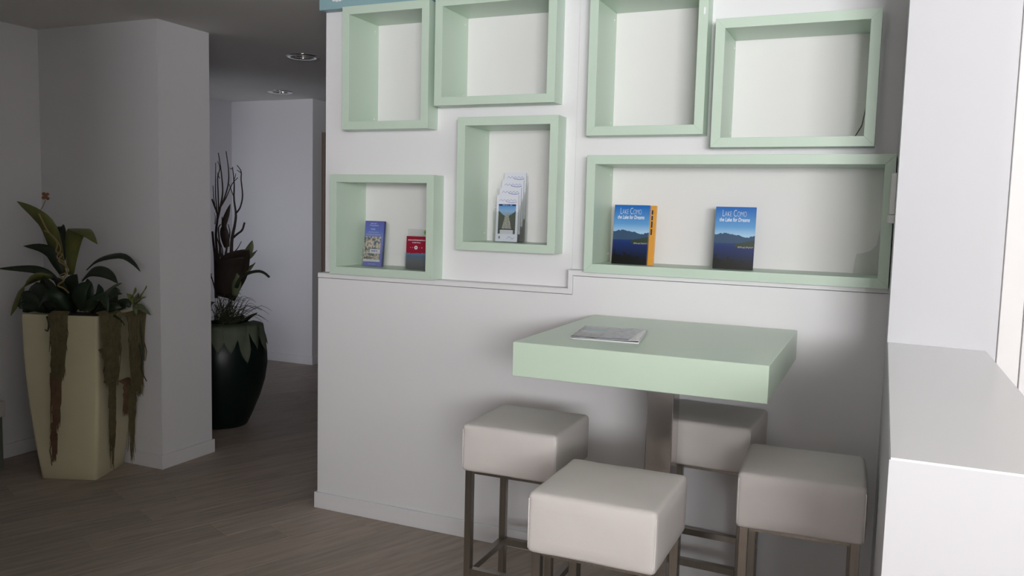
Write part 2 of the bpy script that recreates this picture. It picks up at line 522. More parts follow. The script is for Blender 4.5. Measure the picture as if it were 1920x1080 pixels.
    def build(s, name, mat, parent=None, smooth=False, loc=None, rotz=0.0):
        bmesh.ops.recalc_face_normals(s.bm, faces=s.bm.faces[:])
        me = bpy.data.meshes.new(name)
        s.bm.to_mesh(me); s.bm.free()
        if smooth:
            for p in me.polygons:
                p.use_smooth = True
        o = bpy.data.objects.new(name, me)
        me.materials.append(MAT[mat] if isinstance(mat, str) else mat)
        COL.objects.link(o)
        if parent:
            o.parent = parent
        if loc is not None:
            o.location = loc
        o.rotation_euler.z = rotz
        return o


def smooth_by_angle(o, deg=35):
    me = o.data
    bm = bmesh.new(); bm.from_mesh(me)
    for f in bm.faces:
        f.smooth = True
    for e in bm.edges:
        if len(e.link_faces) == 2 and e.calc_face_angle(0) > math.radians(deg):
            e.smooth = False
    bm.to_mesh(me); bm.free()
    return o


def thing(name, label, cat, loc=(0, 0, 0), rotz=0.0, group=None, rot=None):
    o = bpy.data.objects.new(name, None)
    COL.objects.link(o)
    o.empty_display_size = 0.05
    o.location = loc
    o.rotation_euler = rot if rot else (0, 0, rotz)
    o['label'] = label; o['category'] = cat
    if group:
        o['group'] = group
    return o


def tag(o, label, cat, group=None):
    o['label'] = label; o['category'] = cat
    if group:
        o['group'] = group
    return o


def struct(o, label=None, cat=None):
    o['kind'] = 'structure'
    if label:
        o['label'] = label
    if cat:
        o['category'] = cat
    return o


def smoothpath(pts, n=16):
    """Catmull-Rom through the points"""
    P = [Vector(p) for p in pts]
    P = [P[0] * 2 - P[1]] + P + [P[-1] * 2 - P[-2]]
    segs = len(P) - 3
    out = []
    for i in range(n):
        u = i / (n - 1) * segs
        k = min(int(u), segs - 1); t = u - k
        a, b, c, d = P[k], P[k + 1], P[k + 2], P[k + 3]
        out.append(0.5 * ((2 * b) + (c - a) * t + (2 * a - 5 * b + 4 * c - d) * t * t + (3 * b - a - 3 * c + d) * t ** 3))
    return out


# ================================================================== ROOM SHELL
CEIL = 2.482
YU = 0.0557          # face of the upper wall
YB = 0.21            # face of the niche backs
XR = 2.54            # face of the right wall

fb = MB().box(-3.8, 7.8, -8.4, 4.6, -0.12, -0.0015).build('floor', 'subfloor')
struct(fb, 'grey brown oak laminate floor of wide planks', 'floor')
# oak laminate planks, each a piece of the floor
ANG = math.radians(66.5)
PL, PW = 1.28, 0.192
pm = MB().box(-PL / 2 + 0.0008, PL / 2 - 0.0008, -PW / 2 + 0.0008, PW / 2 - 0.0008, -0.010, 0.0, 0.0012)
plank0 = pm.build('plank', 'plank', fb)
ca, sa = math.cos(ANG), math.sin(ANG)
first = True
rnd = random.Random(3)
for j in range(-30, 31):
    shift = rnd.random() * PL
    for i in range(-6, 7):
        u = i * PL + shift; v = j * PW
        x = -0.6 + u * ca - v * sa; y = 0.6 + u * sa + v * ca
        if not (-3.3 < x < 2.7 and -2.2 < y < 4.2):
            continue
        if x > 0.25 and y > 0.75:
            continue
        if x < -2.4 and y < 0.2:
            continue
        o = plank0 if first else plank0.copy()
        if not first:
            COL.objects.link(o)
        first = False
        o.parent = fb
        o.location = (x, y, 0); o.rotation_euler.z = ANG


def grid_holes(x0, x1, y0, y1, a, b, holes, axis):
    """slab between a and b with rectangular holes; axis 'y' -> wall in x,z ; axis 'z' -> ceiling in x,y"""
    xs = sorted(set([x0, x1] + [h[0] for h in holes] + [h[1] for h in holes]))
    zs = sorted(set([y0, y1] + [h[2] for h in holes] + [h[3] for h in holes]))
    xs = [x for x in xs if x0 <= x <= x1]; zs = [z for z in zs if y0 <= z <= y1]
    m = MB()

    def solid(i, k):
        if i < 0 or k < 0 or i >= len(xs) - 1 or k >= len(zs) - 1:
            return False
        cx = (xs[i] + xs[i + 1]) / 2; cz = (zs[k] + zs[k + 1]) / 2
        return not any(h[0] < cx < h[1] and h[2] < cz < h[3] for h in holes)
    cache = {}

    def V(i, k, s):
        key = (i, k, s)
        if key not in cache:
            w = a if s == 0 else b
            cache[key] = m.bm.verts.new((xs[i], w, zs[k]) if axis == 'y' else (xs[i], zs[k], w))
        return cache[key]
    for i in range(len(xs) - 1):
        for k in range(len(zs) - 1):
            if not solid(i, k):
                continue
            for s in (0, 1):
                m.bm.faces.new((V(i, k, s), V(i + 1, k, s), V(i + 1, k + 1, s), V(i, k + 1, s)))
            if not solid(i - 1, k):
                m.bm.faces.new((V(i, k, 0), V(i, k + 1, 0), V(i, k + 1, 1), V(i, k, 1)))
            if not solid(i + 1, k):
                m.bm.faces.new((V(i + 1, k, 0), V(i + 1, k + 1, 0), V(i + 1, k + 1, 1), V(i + 1, k, 1)))
            if not solid(i, k - 1):
                m.bm.faces.new((V(i, k, 0), V(i + 1, k, 0), V(i + 1, k, 1), V(i, k, 1)))
            if not solid(i, k + 1):
                m.bm.faces.new((V(i, k + 1, 0), V(i + 1, k + 1, 0), V(i + 1, k + 1, 1), V(i, k + 1, 1)))
    return m


# frames: x0, x1, z0, z1 (outer edges)
FR = {
    'A': (0.1603, 0.6203, 1.8584, 2.4194),
    'B': (0.6512, 1.2240, 1.9556, 2.4205),
    'C': (0.7722, 1.2457, 1.3227, 1.9030),
    'D': (0.0946, 0.6576, 1.1790, 1.6518),
    'E': (1.3678, 1.8454, 1.8154, 2.3930),
    'F': (1.8759, 2.4596, 1.7637, 2.2487),
    'G': (1.3760, 2.5356, 1.2533, 1.7362),
}
TF = 0.0369
LIGHTS = [(-1.062, 1.236), (-2.359, 2.582)]
ch = [(x - 0.07, x + 0.07, y - 0.07, y + 0.07) for x, y in LIGHTS]
struct(grid_holes(-3.8, 7.8, -8.4, 4.6, CEIL, CEIL + 0.15, ch, 'z').build('ceiling', 'ceiling'))

# main wall: plinth wall below, panelled niche wall above
hl = [(f[0] + 0.001, f[1] - 0.001, f[2] + 0.001, f[3] - 0.001) for f in FR.values()]
hl_left = [h for k, h in zip(FR, hl) if k in 'ABCD']
hl_right = [h for k, h in zip(FR, hl) if k in 'EFG']
wb = MB()
wb.prism([(0, -0.005), (XR, -0.005), (XR, 1.232), (1.318, 1.232), (1.318, 1.152), (0, 1.152)], 'y', 0.0, 0.34)
wall_back = struct(wb.build('wall_back', 'paint'))
pl = grid_holes(0.0, 1.2915, 1.152, CEIL, YU, 0.34, hl_left, 'y').build('upper_panel', 'paint', wall_back)
pr = grid_holes(1.2935, XR, 1.232, CEIL, YU - 0.005, 0.34, hl_right, 'y').build('upper_panel', 'paint', wall_back)

# ledge moulding that steps up between the two panels
prof = [(0.0, 0.0), (-0.0035, 0.0015), (-0.0035, 0.0185), (0.0005, 0.0235), (YU, 0.0250), (YU, 0.0)]  # (y, offset outwards)
tm = MB()
path = [(0.0, 1.1538, (0, 1)), (1.3160, 1.1538, (-1, 1)), (1.3160, 1.2338, (-1, 1)), (XR, 1.2338, (0, 1))]
rings = []
for x, z, (ox, oz) in path:
    rings.append([tm.bm.verts.new((x + ox * w * (1.0 if ox else 0), y, z + oz * w)) for y, w in prof])
for A, B in zip(rings, rings[1:]):
    for k in range(len(prof)):
        k2 = (k + 1) % len(prof)
        tm.bm.faces.new((A[k], A[k2], B[k2], B[k]))
tm.bm.faces.new(rings[0]); tm.bm.faces.new(rings[-1][::-1])
struct(tm.build('trim_1', 'paint'))

# baseboard of the main wall, wraps the free left end
bb = MB()
bb.prism([(-0.012, -0.012), (XR, -0.012), (XR, 0.0), (0.0, 0.0), (0.0, 0.34), (-0.012, 0.34)], 'z', 0.0, 0.08, 0.0015)
struct(bb.build('baseboard_back', 'paint'))

# far left: stub wall whose end reads as a pillar
struct(MB().box(-2.067, -1.13, 0.085, 0.465, -0.005, CEIL).build('wall_left_back', 'paint'))
b2 = MB()
b2.prism([(-2.067, 0.073), (-1.118, 0.073), (-1.118, 0.477), (-1.13, 0.477), (-1.13, 0.085), (-2.067, 0.085)], 'z', 0.0, 0.08, 0.0015)
struct(b2.build('baseboard_left_back', 'paint'))
struct(MB().box(-2.30, -2.067, -3.6, 0.465, -0.005, CEIL).build('wall_left', 'paint'))
struct(MB().box(-2.067, -2.055, -3.6, 0.073, 0, 0.08, 0.0015).build('baseboard_left', 'paint'))

# corridor
struct(MB().box(-3.33, -2.367, 3.05, 3.187, -0.005, CEIL).build('wall_corridor_back', 'paint'))
struct(MB().prism([(-3.33, 3.038), (-2.355, 3.038), (-2.355, 3.187), (-2.367, 3.187), (-2.367, 3.05), (-3.33, 3.05)], 'z', 0, 0.08, 0.0015).build('baseboard_corridor_back', 'paint'))
struct(MB().box(-3.55, -3.33, 0.465, 4.6, -0.005, CEIL).build('wall_corridor_left', 'paint'))
struct(MB().box(-3.33, -2.067, 0.30, 0.465, -0.005, CEIL).build('wall_corridor_front', 'paint'))
struct(MB().box(-2.60, 0.34, 4.4, 4.6, -0.005, CEIL).build('wall_corridor_far', 'paint'))
struct(MB().box(0.30, 0.50, 0.34, 4.6, -0.005, CEIL).build('wall_corridor_right', 'paint'))
door = struct(MB().box(-2.40, -2.345, 3.23, 4.05, 0.0, 2.15, 0.004).build('door_1', 'door_brown'))
MB().box(-2.395, -2.335, 3.192, 3.23, 0, 2.19, 0.003).build('door_frame', 'door_brown', door)
MB().box(-2.395, -2.335, 4.05, 4.09, 0, 2.19, 0.003).build('door_frame', 'door_brown', door)
MB().box(-2.395, -2.335, 3.23, 4.05, 2.15, 2.19, 0.003).build('door_frame', 'door_brown', door)
MB().tube([(-2.345, 3.95, 1.02), (-2.30, 3.95, 1.02), (-2.295, 3.85, 1.02)], 0.009).build('door_handle', 'chrome', door)
struct(MB().box(-2.45, -2.367, 3.187, 4.6, 2.19, CEIL).build('wall_door_lintel', 'paint'))
struct(MB().box(-2.45, -2.367, 4.09, 4.4, -0.005, 2.19).build('wall_door_side', 'paint'))

# right: jamb, parapet with sill, white window panels behind the sill
ZS = 1.12
wr = MB()
wr.prism([(XR, -1.877), (2.822, -1.877), (2.806, -0.50), (XR, -0.47)], 'z', -0.005, ZS - 0.004)
wall_right = struct(wr.build('wall_right', 'paint_gloss'))
MB().prism([(XR + 0.002, -1.878), (2.8235, -1.878), (2.808, -0.50), (XR + 0.002, -0.47)], 'z', ZS - 0.004, ZS).build('sill_lit_top', 'sill', wall_right)  # thin parapet top, painted lighter to stand in for light from above
MB().prism([(XR, -0.476), (2.808, -0.506), (2.808, 0.34), (XR, 0.34)], 'z', -0.005, CEIL).build('jamb', 'paint_gloss', wall_right)
# white wall beyond the parapet, with a flush white door panel
struct(MB().prism([(2.808, -0.506), (2.834, -0.508), (2.834, 0.34), (2.808, 0.34)], 'z', -0.005, CEIL).build('wall_right_return', 'paint_gloss'))
d2 = struct(MB().box(2.834, 3.9, -0.496, 0.34, -0.005, CEIL).build('door_2', 'paint'))
for x0, x1 in ((2.8375, 2.8955), (2.899, 3.88)):
    MB().box(x0, x1, -0.507, -0.497, 0.01, CEIL - 0.01, 0.0015).build('door_panel', 'panel', d2)
struct(MB().box(3.9, 7.5, -0.50, 0.34, -0.005, CEIL).build('wall_back_right', 'paint_gloss'))

# the rest of the room, behind the camera: left and right hand walls, glazed front, two added light blockers
struct(MB().box(-2.30, 1.10, -3.9, -3.6, -0.005, CEIL).build('wall_front_left', 'paint'))
struct(MB().box(1.10, 1.30, -8.2, -2.88, -0.005, CEIL).build('wall_light_block_side', 'paint'))  # added unseen partition, keeps the front daylight off the left side
struct(MB().box(7.5, 7.7, -8.4, 0.34, -0.005, CEIL).build('wall_far_right', 'paint'))
struct(MB().box(1.30, 7.5, -5.6, -5.5, -0.005, 1.38).build('wall_light_block_low', 'paint'))  # added unseen low blocker, shades stools, lower wall and parapet
struct(grid_holes(1.10, 7.5, -0.005, CEIL, -8.2, -8.0, [(3.5, 6.5, 0.91, 2.45)], 'y').build('wall_front', 'paint'))
w2 = struct(MB().box(3.5, 6.5, -8.15, -8.07, 0.91, 0.97).build('window_1', 'steel'))
for x in (3.5, 4.97, 6.44):
    MB().box(x, x + 0.06, -8.15, -8.07, 0.97, 2.45).build('window_frame', 'steel', w2)
for x in (3.56, 5.03):
    MB().box(x, x + 1.41, -8.115, -8.105, 0.97, 2.45).build('window_pane', 'glass', w2)

# teal fascia above the niche wall
sign = thing('fascia_sign', 'teal blue fascia board with white motif along the top of the niche wall', 'sign', (0, 0, 2.4235))
MB().box(0.0, XR, 0.0, YU - 0.006, 0.0, CEIL - 2.4235, 0.001).build('board', 'teal', sign)
mt = MB()
for dx, dz, r in ((0.085, 0.048, 0.013), (0.102, 0.044, 0.012), (0.118, 0.047, 0.014), (0.135, 0.050, 0.013)):
    for sgn in (1,):
        bmesh.ops.create_circle(mt.bm, cap_ends=True, segments=14, radius=r, matrix=Matrix.Translation((dx, -0.0012, dz)) @ Matrix.Rotation(PI / 2, 4, 'X'))
mt.build('white_motif', 'letter_white', sign)

# ================================================================== NICHE FRAMES
FL = {
    'A': 'empty upright pale green box frame at top left, under the teal fascia',
    'B': 'pale green empty box frame, second from left in the top row',
    'C': 'upright pale green box frame holding the tiered rack of white leaflets',
    'D': 'lowest and leftmost pale green box frame holding violet and crimson leaflets',
    'E': 'tall empty pale green box frame, third from left in the top row',
    'F': 'wide empty pale green box frame at top right with a cracked back corner',
    'G': 'long horizontal pale green box frame holding two blue lake guidebooks',
}
for k, (x0, x1, z0, z1) in FR.items():
    yf, yb = -0.0395, 0.226
    t = thing('niche_frame', FL[k], 'shelf', (x0, 0, z0), group='pale green box frames on the niche wall')
    W, H = x1 - x0, z1 - z0
    T = TF
    for nm, poly in (('bottom_board', [(0, 0), (W, 0), (W - T, T), (T, T)]), ('top_board', [(0, H), (T, H - T), (W - T, H - T), (W, H)]),
                     ('side_board', [(0, 0), (T, T), (T, H - T), (0, H)]), ('side_board', [(W, 0), (W, H), (W - T, H - T), (W - T, T)])):
        MB().prism(poly, 'y', yf, yb, 0.0008).build(nm, 'green', t)
    if k == 'F':
        e = 0.0015
        a, b, c = (2.372 - x0, T), (2.405 - x0, 1.864 - z0), (2.416 - x0, 1.935 - z0)
        c2 = (W - T, 1.985 - z0)
        MB().prism([(T, T), a, b, c, c2, (W - T, H - T), (T, H - T)], 'y', YB, YB + 0.012).build('back_panel', 'panel', t)
        g = 0.0035
        pc = MB().prism([(a[0] + g, a[1]), (W - T, T), (W - T, c2[1] - g), (c[0] + g, c[1] - g), (b[0] + g, b[1] - g)], 'y', YB - 0.003, YB + 0.009).build('broken_corner', 'panel', t)
        pc['label'] = 'cracked off corner of the white back panel'
        MB().box(T, W - T, YB + 0.013, YB + 0.02, T, H - T).build('backing', 'bare_edge', t)
    else:
        MB().box(T, W - T, YB, YB + 0.012, T, H - T).build('back_panel', 'panel', t)
    for zz in (0.035, H - 2 * T - 0.035):
        cp = MB()
        cp.tube([(T - 0.0005, 0.175, T + zz), (T + 0.0025, 0.175, T + zz)], 0.0042, 10)
        cp.build('screw_cap', 'white_plastic', t)
    if k == 'G':
        pts = [(2.408, z0 + T), (2.411, 1.330), (2.416, 1.366), (2.440, 1.370), (2.466, 1.380), (2.487, 1.403), (2.492, 1.440), (x1 - T, 1.475), (x1 - T, z0 + T)]
        MB().prism([(p[0] - x0, p[1] - z0) for p in pts], 'y', YB - 0.0025, YB - 0.0005).build('peeling_film', 'film', t)['label'] = 'grey peeling patch in the lower right corner'
    if k == 'E':
        MB().box(W - 0.017, W - 0.010, yf - 0.001, yf, 0.455, 0.480).build('paint_chip', 'letter_white', t)['label'] = 'small white chip on the right board'

# ================================================================== BOOKS AND LEAFLETS
def lettering(text, size, w, parent, loc, small=True, name='lettering', mat='letter_white', shear=0.0, sy=1.0, thin=-0.0006):
    cu = bpy.data.curves.new(name, 'FONT')
    cu.body = text; cu.size = size; cu.align_x = 'CENTER'; cu.shear = shear; cu.offset = thin
    if small:
        cu.small_caps_scale = 0.76
        for i in range(len(text)):
            cu.body_format[i].use_small_caps = True
    tmp = bpy.data.objects.new(name, cu)
    COL.objects.link(tmp)
    dg = bpy.context.evaluated_depsgraph_get()
    me = bpy.data.meshes.new_from_object(tmp.evaluated_get(dg))
    bpy.data.objects.remove(tmp); bpy.data.curves.remove(cu)
    xs = [v.co.x for v in me.vertices]
    k = w / (max(xs) - min(xs)); cx = (max(xs) + min(xs)) / 2
    for v in me.vertices:
        v.co = Vector(((v.co.x - cx) * k, 0, v.co.y * sy))
    me.name = name
    me.materials.clear(); me.materials.append(MAT[mat])
    o = bpy.data.objects.new(name, me)
    COL.objects.link(o)
    o.parent = parent; o.location = loc
    return o


def guide_book(x, y, z, w, h, d, tilt, label, rz=0.0):
    t = thing('guide_book', label, 'book', (x, y, z), group='blue lake guidebooks in the long frame', rot=(-tilt, 0, rz))
    MB().box(0, w, 0, 0.0012, 0, h, 0.0003).build('front_cover', 'lake', t)
    MB().box(0.001, w - 0.002, 0.0013, d - 0.0013, 0.001, h - 0.001).build('page_block', 'paper', t)
    MB().box(0, w, d - 0.0012, d, 0, h).build('back_cover', 'lake', t)
    MB().box(-0.0010, 0.0, 0, d, 0, h).build('spine', 'lake', t)
    lettering('Lake Como', 0.030, w * 0.60, t, (w * 0.47, -0.0006, h * 0.845), True, 'title_lettering', sy=1.3)
    lettering('the Lake for Dreams', 0.022, w * 0.76, t, (w * 0.48, -0.0006, h * 0.765), False, 'subtitle_lettering', shear=0.15, sy=1.0, thin=0.0002)
    return t


ZG = 1.2533 + TF + 0.0003
guide_book(1.4690, 0.050, ZG, 0.150, 0.248, 0.012, 0.10, 'blue lake guidebook leaning in front of an orange book, left of the two')
guide_book(1.8895, 0.056, ZG, 0.1555, 0.249, 0.012, 0.10, 'blue lake guidebook standing alone in the middle of the long frame')
t = thing('orange_book', 'orange book standing behind the left blue guidebook, only its edge showing', 'book', (1.4925, 0.0665, ZG), rot=(-0.10, 0, 0.0))
MB().box(0, 0.150, 0, 0.0012, 0, 0.247, 0.0003).build('front_cover', 'orange', t)
MB().box(0.001, 0.148, 0.0013, 0.0127, 0.001, 0.246).build('page_block', 'paper', t)
MB().box(0, 0.150, 0.0128, 0.014, 0, 0.247).build('back_cover', 'orange', t)
m = MB()
for z0, z1 in ((0.125, 0.150), (0.155, 0.182), (0.186, 0.205), (0.210, 0.228)):
    m.box(0.131, 0.1375, -0.0006, 0.0, z0, z1)
m.build('cover_print', 'ink', t)

# violet leaflet stack in a clear holder
ZD = 1.179 + TF + 0.0003


def holder(x, y, z, w, h_back, h_front, d, tilt, label):
    t = thing('leaflet_holder', label, 'holder', (x, y, z), rot=(-tilt, 0, 0))
    MB().box(-0.004, w + 0.004, d, d + 0.002, 0, h_back, 0.0004).build('back_plate', 'acrylic', t)
    MB().box(-0.004, w + 0.004, -0.004, -0.002, 0, h_front, 0.0004).build('front_plate', 'acrylic', t)
    MB().box(-0.004, w + 0.004, -0.002, d, 0, 0.002).build('base_plate', 'acrylic', t)
    MB().box(-0.004, -0.002, -0.002, d, 0.002, h_front).build('side_plate', 'acrylic', t)
    MB().box(w + 0.002, w + 0.004, -0.002, d, 0.002, h_front).build('side_plate', 'acrylic', t)
    return t


holder(0.2115, 0.064, ZD, 0.107, 0.216, 0.085, 0.022, 0.105, 'clear acrylic holder standing around the violet leaflets')
t = thing('leaflet_stack', 'violet and white leaflets with town photos, in the lower left frame', 'leaflet', (0.2125, 0.0655, ZD + 0.0022), rot=(-0.105, 0, 0))
MB().box(0, 0.105, 0, 0.001, 0, 0.218).build('front_leaflet', 'purple', t)
for i in range(1, 5):
    MB().box(0.0012 * i, 0.105 + 0.0012 * i, 0.0025 * i, 0.0025 * i + 0.0012, 0, 0.218).build('leaflet', 'purple' if i % 2 else 'ink', t)

hd = holder(0.468, 0.036, ZD, 0.107, 0.190, 0.078, 0.022, 0.06, 'clear acrylic holder with a green round emblem, around the crimson leaflet')
dk = MB()
dk.tube([(0.094, 0.0218, 0.175), (0.094, 0.0208, 0.175)], 0.0125, 20)
dk.build('round_emblem', 'sticker_green', hd)
dk = MB()
dk.tube([(0.0945, 0.0208, 0.175), (0.0945, 0.0202, 0.175)], 0.0055, 14)
dk.build('emblem_centre', 'leaf_tip', hd)
t = thing('leaflet', 'crimson leaflet with white lettering beside the right board of the lowest frame', 'leaflet', (0.469, 0.0385, ZD + 0.0022), rot=(-0.06, 0, 0))
MB().box(0, 0.105, 0, 0.0012, 0, 0.153).build('cover', 'red', t)
MB().box(0, 0.105, 0.0013, 0.010, 0, 0.152).build('page_block', 'paper', t)

# tiered rack with four white leaflets
ZC = 1.3227 + TF + 0.0003
rk = thing('leaflet_rack', 'clear acrylic stepped rack carrying four tiers of white leaflets', 'holder', (0.908, 0.078, ZC), rot=(0, 0, 0))
for i in range(4):
    MB().box(-0.006, 0.116, 0.026 * i - 0.003, 0.026 * i - 0.001, 0.0, 0.135 + 0.030 * i, 0.0004).build('tier_plate', 'acrylic', rk)
MB().box(-0.006, 0.116, 0.103, 0.105, 0.0, 0.300, 0.0004).build('back_plate', 'acrylic', rk)
sp = [(-0.003, 0), (0.105, 0), (0.105, 0.27), (0.078, 0.245), (0.075, 0.22), (0.052, 0.212), (0.049, 0.19), (0.026, 0.18), (0.023, 0.16), (-0.003, 0.135)]
MB().prism(sp, 'x', -0.008, -0.006).build('side_plate', 'acrylic', rk)
MB().prism(sp, 'x', 0.116, 0.118).build('side_plate', 'acrylic', rk)
MB().box(-0.006, 0.116, -0.001, 0.103, 0.0, 0.002).build('base_plate', 'acrylic', rk)
for i in range(4):
    nm = ['white leaflet with garden photo in the lowest front tier of the rack', 'white leaflet in the second tier, right behind the garden leaflet',
          'white leaflet in the third tier of the clear rack', 'white leaflet in the rearmost, topmost tier of the clear rack'][i]
    t = thing('leaflet', nm, 'leaflet', (0.912, 0.0785 + 0.026 * i, ZC + 0.0025 + 0.034 * i), group='white leaflets in the tiered rack', rot=(-0.05, 0, 0))
    MB().box(0, 0.106, 0, 0.0012, 0, 0.209).build('cover', 'villa' if i == 0 else 'logo', t)
    MB().box(0.0005, 0.1055, 0.0013, 0.008, 0, 0.208).build('page_block', 'paper', t)

# white ribbed device on the right wall
dv = thing('wall_device', 'slim white plastic device on the right wall beside the long frame', 'device', (XR, -0.19, 1.49))
MB().box(-0.018, 0.0, 0.0, 0.11, 0.03, 0.171, 0.002).build('housing', 'white_plastic', dv)
MB().box(-0.021, 0.0, -0.002, 0.112, 0.0, 0.029, 0.002).build('lower_cap', 'white_plastic', dv)
for i in range(6):
    MB().box(-0.0225, -0.0205, -0.001 + 0.018 * i, 0.006 + 0.018 * i, 0.003, 0.026).build('rib', 'white_plastic', dv)

# ================================================================== BAR TABLE
tb = thing('bar_table', 'pale green square bar table on a steel column, pushed against the wall', 'table', (1.833, -0.453, 0))
ZT = 1.078
MB().box(-0.401, 0.401, -0.424, 0.424, ZT - 0.112, ZT, 0.0015, 1).build('tabletop', 'table_green', tb)
MB().box(-0.047, 0.047, -0.049, 0.049, 0.012, ZT - 0.118, 0.003, 2).build('column', 'steel_polished', tb)
MB().box(-0.22, 0.22, -0.22, 0.22, 0.0, 0.012, 0.003).build('base_plate', 'steel', tb)
MB().box(-0.14, 0.14, -0.14, 0.14, ZT - 0.118, ZT - 0.112).build('top_plate', 'steel', tb)

# magazine on the table
mg = thing('magazine', 'thin grey and white magazine lying on the green table', 'magazine', (1.570, -0.716, ZT + 0.0003), rotz=0.07)
W, H = 0.232, 0.300


def sheet(name, mat, zfun, thick, w=W, h=H, ox=0.0, sk=-0.16):
    m = MB()
    nx, ny = 14, 8
    top, bot = {}, {}
    for i in range(nx + 1):
        for j in range(ny + 1):
            u, v = i / nx, j / ny
            x = ox + u * w + sk * v * 0.35 * 0.5; y = v * h
            z = zfun(u, v)
            bot[i, j] = m.bm.verts.new((x, y, z)); top[i, j] = m.bm.verts.new((x, y, z + thick))
    for i in range(nx):
        for j in range(ny):
            m.bm.faces.new((top[i, j], top[i + 1, j], top[i + 1, j + 1], top[i, j + 1]))
            m.bm.faces.new((bot[i, j], bot[i, j + 1], bot[i + 1, j + 1], bot[i + 1, j]))
    for i in range(nx):
        m.bm.faces.new((top[i, 0], bot[i, 0], bot[i + 1, 0], top[i + 1, 0]))
        m.bm.faces.new((top[i, ny], top[i + 1, ny], bot[i + 1, ny], bot[i, ny]))
    for j in range(ny):
        m.bm.faces.new((top[0, j], top[0, j + 1], bot[0, j + 1], bot[0, j]))
        m.bm.faces.new((top[nx, j], bot[nx, j], bot[nx, j + 1], top[nx, j + 1]))
    return m.build(name, mat, mg, True)


sheet('back_pages', 'paper', lambda u, v: 0.0004, 0.0035)
sheet('inner_pages', 'ink', lambda u, v: 0.004 + 0.0015 * u, 0.0012, w=W - 0.006, h=H - 0.002, ox=0.004)
sheet('front_cover', 'mag', lambda u, v: 0.0056 + 0.007 * max(0, u - 0.35) ** 1.5 + 0.003 * max(0, 0.3 - u), 0.0007)

# ================================================================== STOOLS
SW, SH, SZ = 0.35, 0.166, 0.764
LO = 0.151


def make_seat():
    m = MB()
    m.box(-SW / 2, SW / 2, -SW / 2, SW / 2, SZ - SH, SZ)
    bmesh.ops.subdivide_edges(m.bm, edges=m.bm.edges[:], cuts=7, use_grid_fill=True)
    R = 0.016
    for v in m.bm.verts:
        x, y, z = v.co.x, v.co.y, v.co.z - (SZ - SH / 2)
        # puff the faces slightly, then round the corners
        px = 1 - (x / (SW / 2)) ** 2; py = 1 - (y / (SW / 2)) ** 2; pz = 1 - (z / (SH / 2)) ** 2
        if abs(abs(x) - SW / 2) < 1e-5:
            x += math.copysign(0.004 * max(py, 0) ** 0.5 * max(pz, 0) ** 0.5, x)
        if abs(abs(y) - SW / 2) < 1e-5:
            y += math.copysign(0.004 * max(px, 0) ** 0.5 * max(pz, 0) ** 0.5, y)
        if z > SH / 2 - 1e-5:
            z += 0.006 * max(px, 0) ** 0.5 * max(py, 0) ** 0.5
        v.co = Vector((x, y, z + SZ - SH / 2))
    es = [e for e in m.bm.edges if len(e.link_faces) == 2 and e.calc_face_angle(0) > math.radians(50)]
    bmesh.ops.bevel(m.bm, geom=es, offset=R, segments=5, affect='EDGES', profile=0.5)
    nz = 0.0016
    for v in m.bm.verts:
        v.co += Vector((mnoise.noise(v.co * 14), mnoise.noise(v.co * 14 + Vector((5, 0, 0))), mnoise.noise(v.co * 14 + Vector((0, 9, 0))))) * nz
    return m


def make_stool():
    t = thing('bar_stool', '', 'stool')
    s = make_seat().build('seat', 'leather', t, True)
    for sx in (-1, 1):
        for sy in (-1, 1):
            a = SW / 2 - 0.0045
            pts = [(sx * (a + 0.0005), sy * (a + 0.0005), SZ - SH + 0.012 + i * (SH - 0.032) / 9) for i in range(10)]
            pts.append((sx * (a - 0.006), sy * (a - 0.006), SZ - 0.008))
            MB().tube(pts, 0.0016, 6).build('seam', 'seam', s, True)
    L = 0.0125
    for sx, sy in ((-1, -1), (1, -1), (1, 1), (-1, 1)):
        MB().box(sx * LO - L, sx * LO + L, sy * LO - L, sy * LO + L, 0.004, SZ - SH + 0.004, 0.0012).build('leg', 'steel', t)
        MB().box(sx * LO - L, sx * LO + L, sy * LO - L, sy * LO + L, 0.0, 0.004).build('foot_pad', 'dark', t)
    q = LO - L
    for sg in (-1, 1):
        MB().box(-q, q, sg * LO - L, sg * LO + L, 0.222, 0.247, 0.001).build('footrest', 'steel', t)
        MB().box(sg * LO - L, sg * LO + L, -q, q, 0.222, 0.247, 0.001).build('footrest', 'steel', t)
    MB().box(-LO, LO, -LO, LO, SZ - SH - 0.012, SZ - SH + 0.002).build('seat_frame', 'steel', t)
    return t


def copy_tree(o, parent=None):
    c = o.copy(); COL.objects.link(c); c.parent = parent
    for chd in list(o.children):
        copy_tree(chd, c)
    return c


proto = make_stool()
STOOLS = [
    ((1.391, -0.634), 0.013, 'cream square bar stool left of the table, against the wall'),
    ((1.8665, -1.1725), 0.001, 'nearest cream square bar stool, in front of the table column'),
    ((2.332, -0.7205), 0.044, 'cream square bar stool right of the table, in the corner by the parapet'),
    ((1.9630, -0.206), -0.04, 'cream square bar stool tucked under the table behind the column'),
]
for i, ((x, y), rz, lab) in enumerate(STOOLS):
    o = proto if i == 0 else copy_tree(proto)
    o.location = (x, y, 0); o.rotation_euler.z = rz
    o['label'] = lab; o['group'] = 'cream bar stools around the green table'

# ================================================================== CREAM PLANTER (far left)
PC = Vector((-1.478, -0.142, 0))
PROT = math.atan2(0.112, 0.282)
pt = thing('square_planter', 'tall cream square planter with strap leaves and hanging dried moss by the left wall', 'planter', PC)
m = MB()
levels = [(0.0, 0.98), (0.004, 1.0), (0.08, 1.055), (0.225, 1.15), (0.40, 1.24), (0.577, 1.305), (0.695, 1.335), (0.80, 1.348), (0.885, 1.35), (0.895, 1.345), (0.898, 1.33), (0.895, 1.24), (0.85, 1.22)]


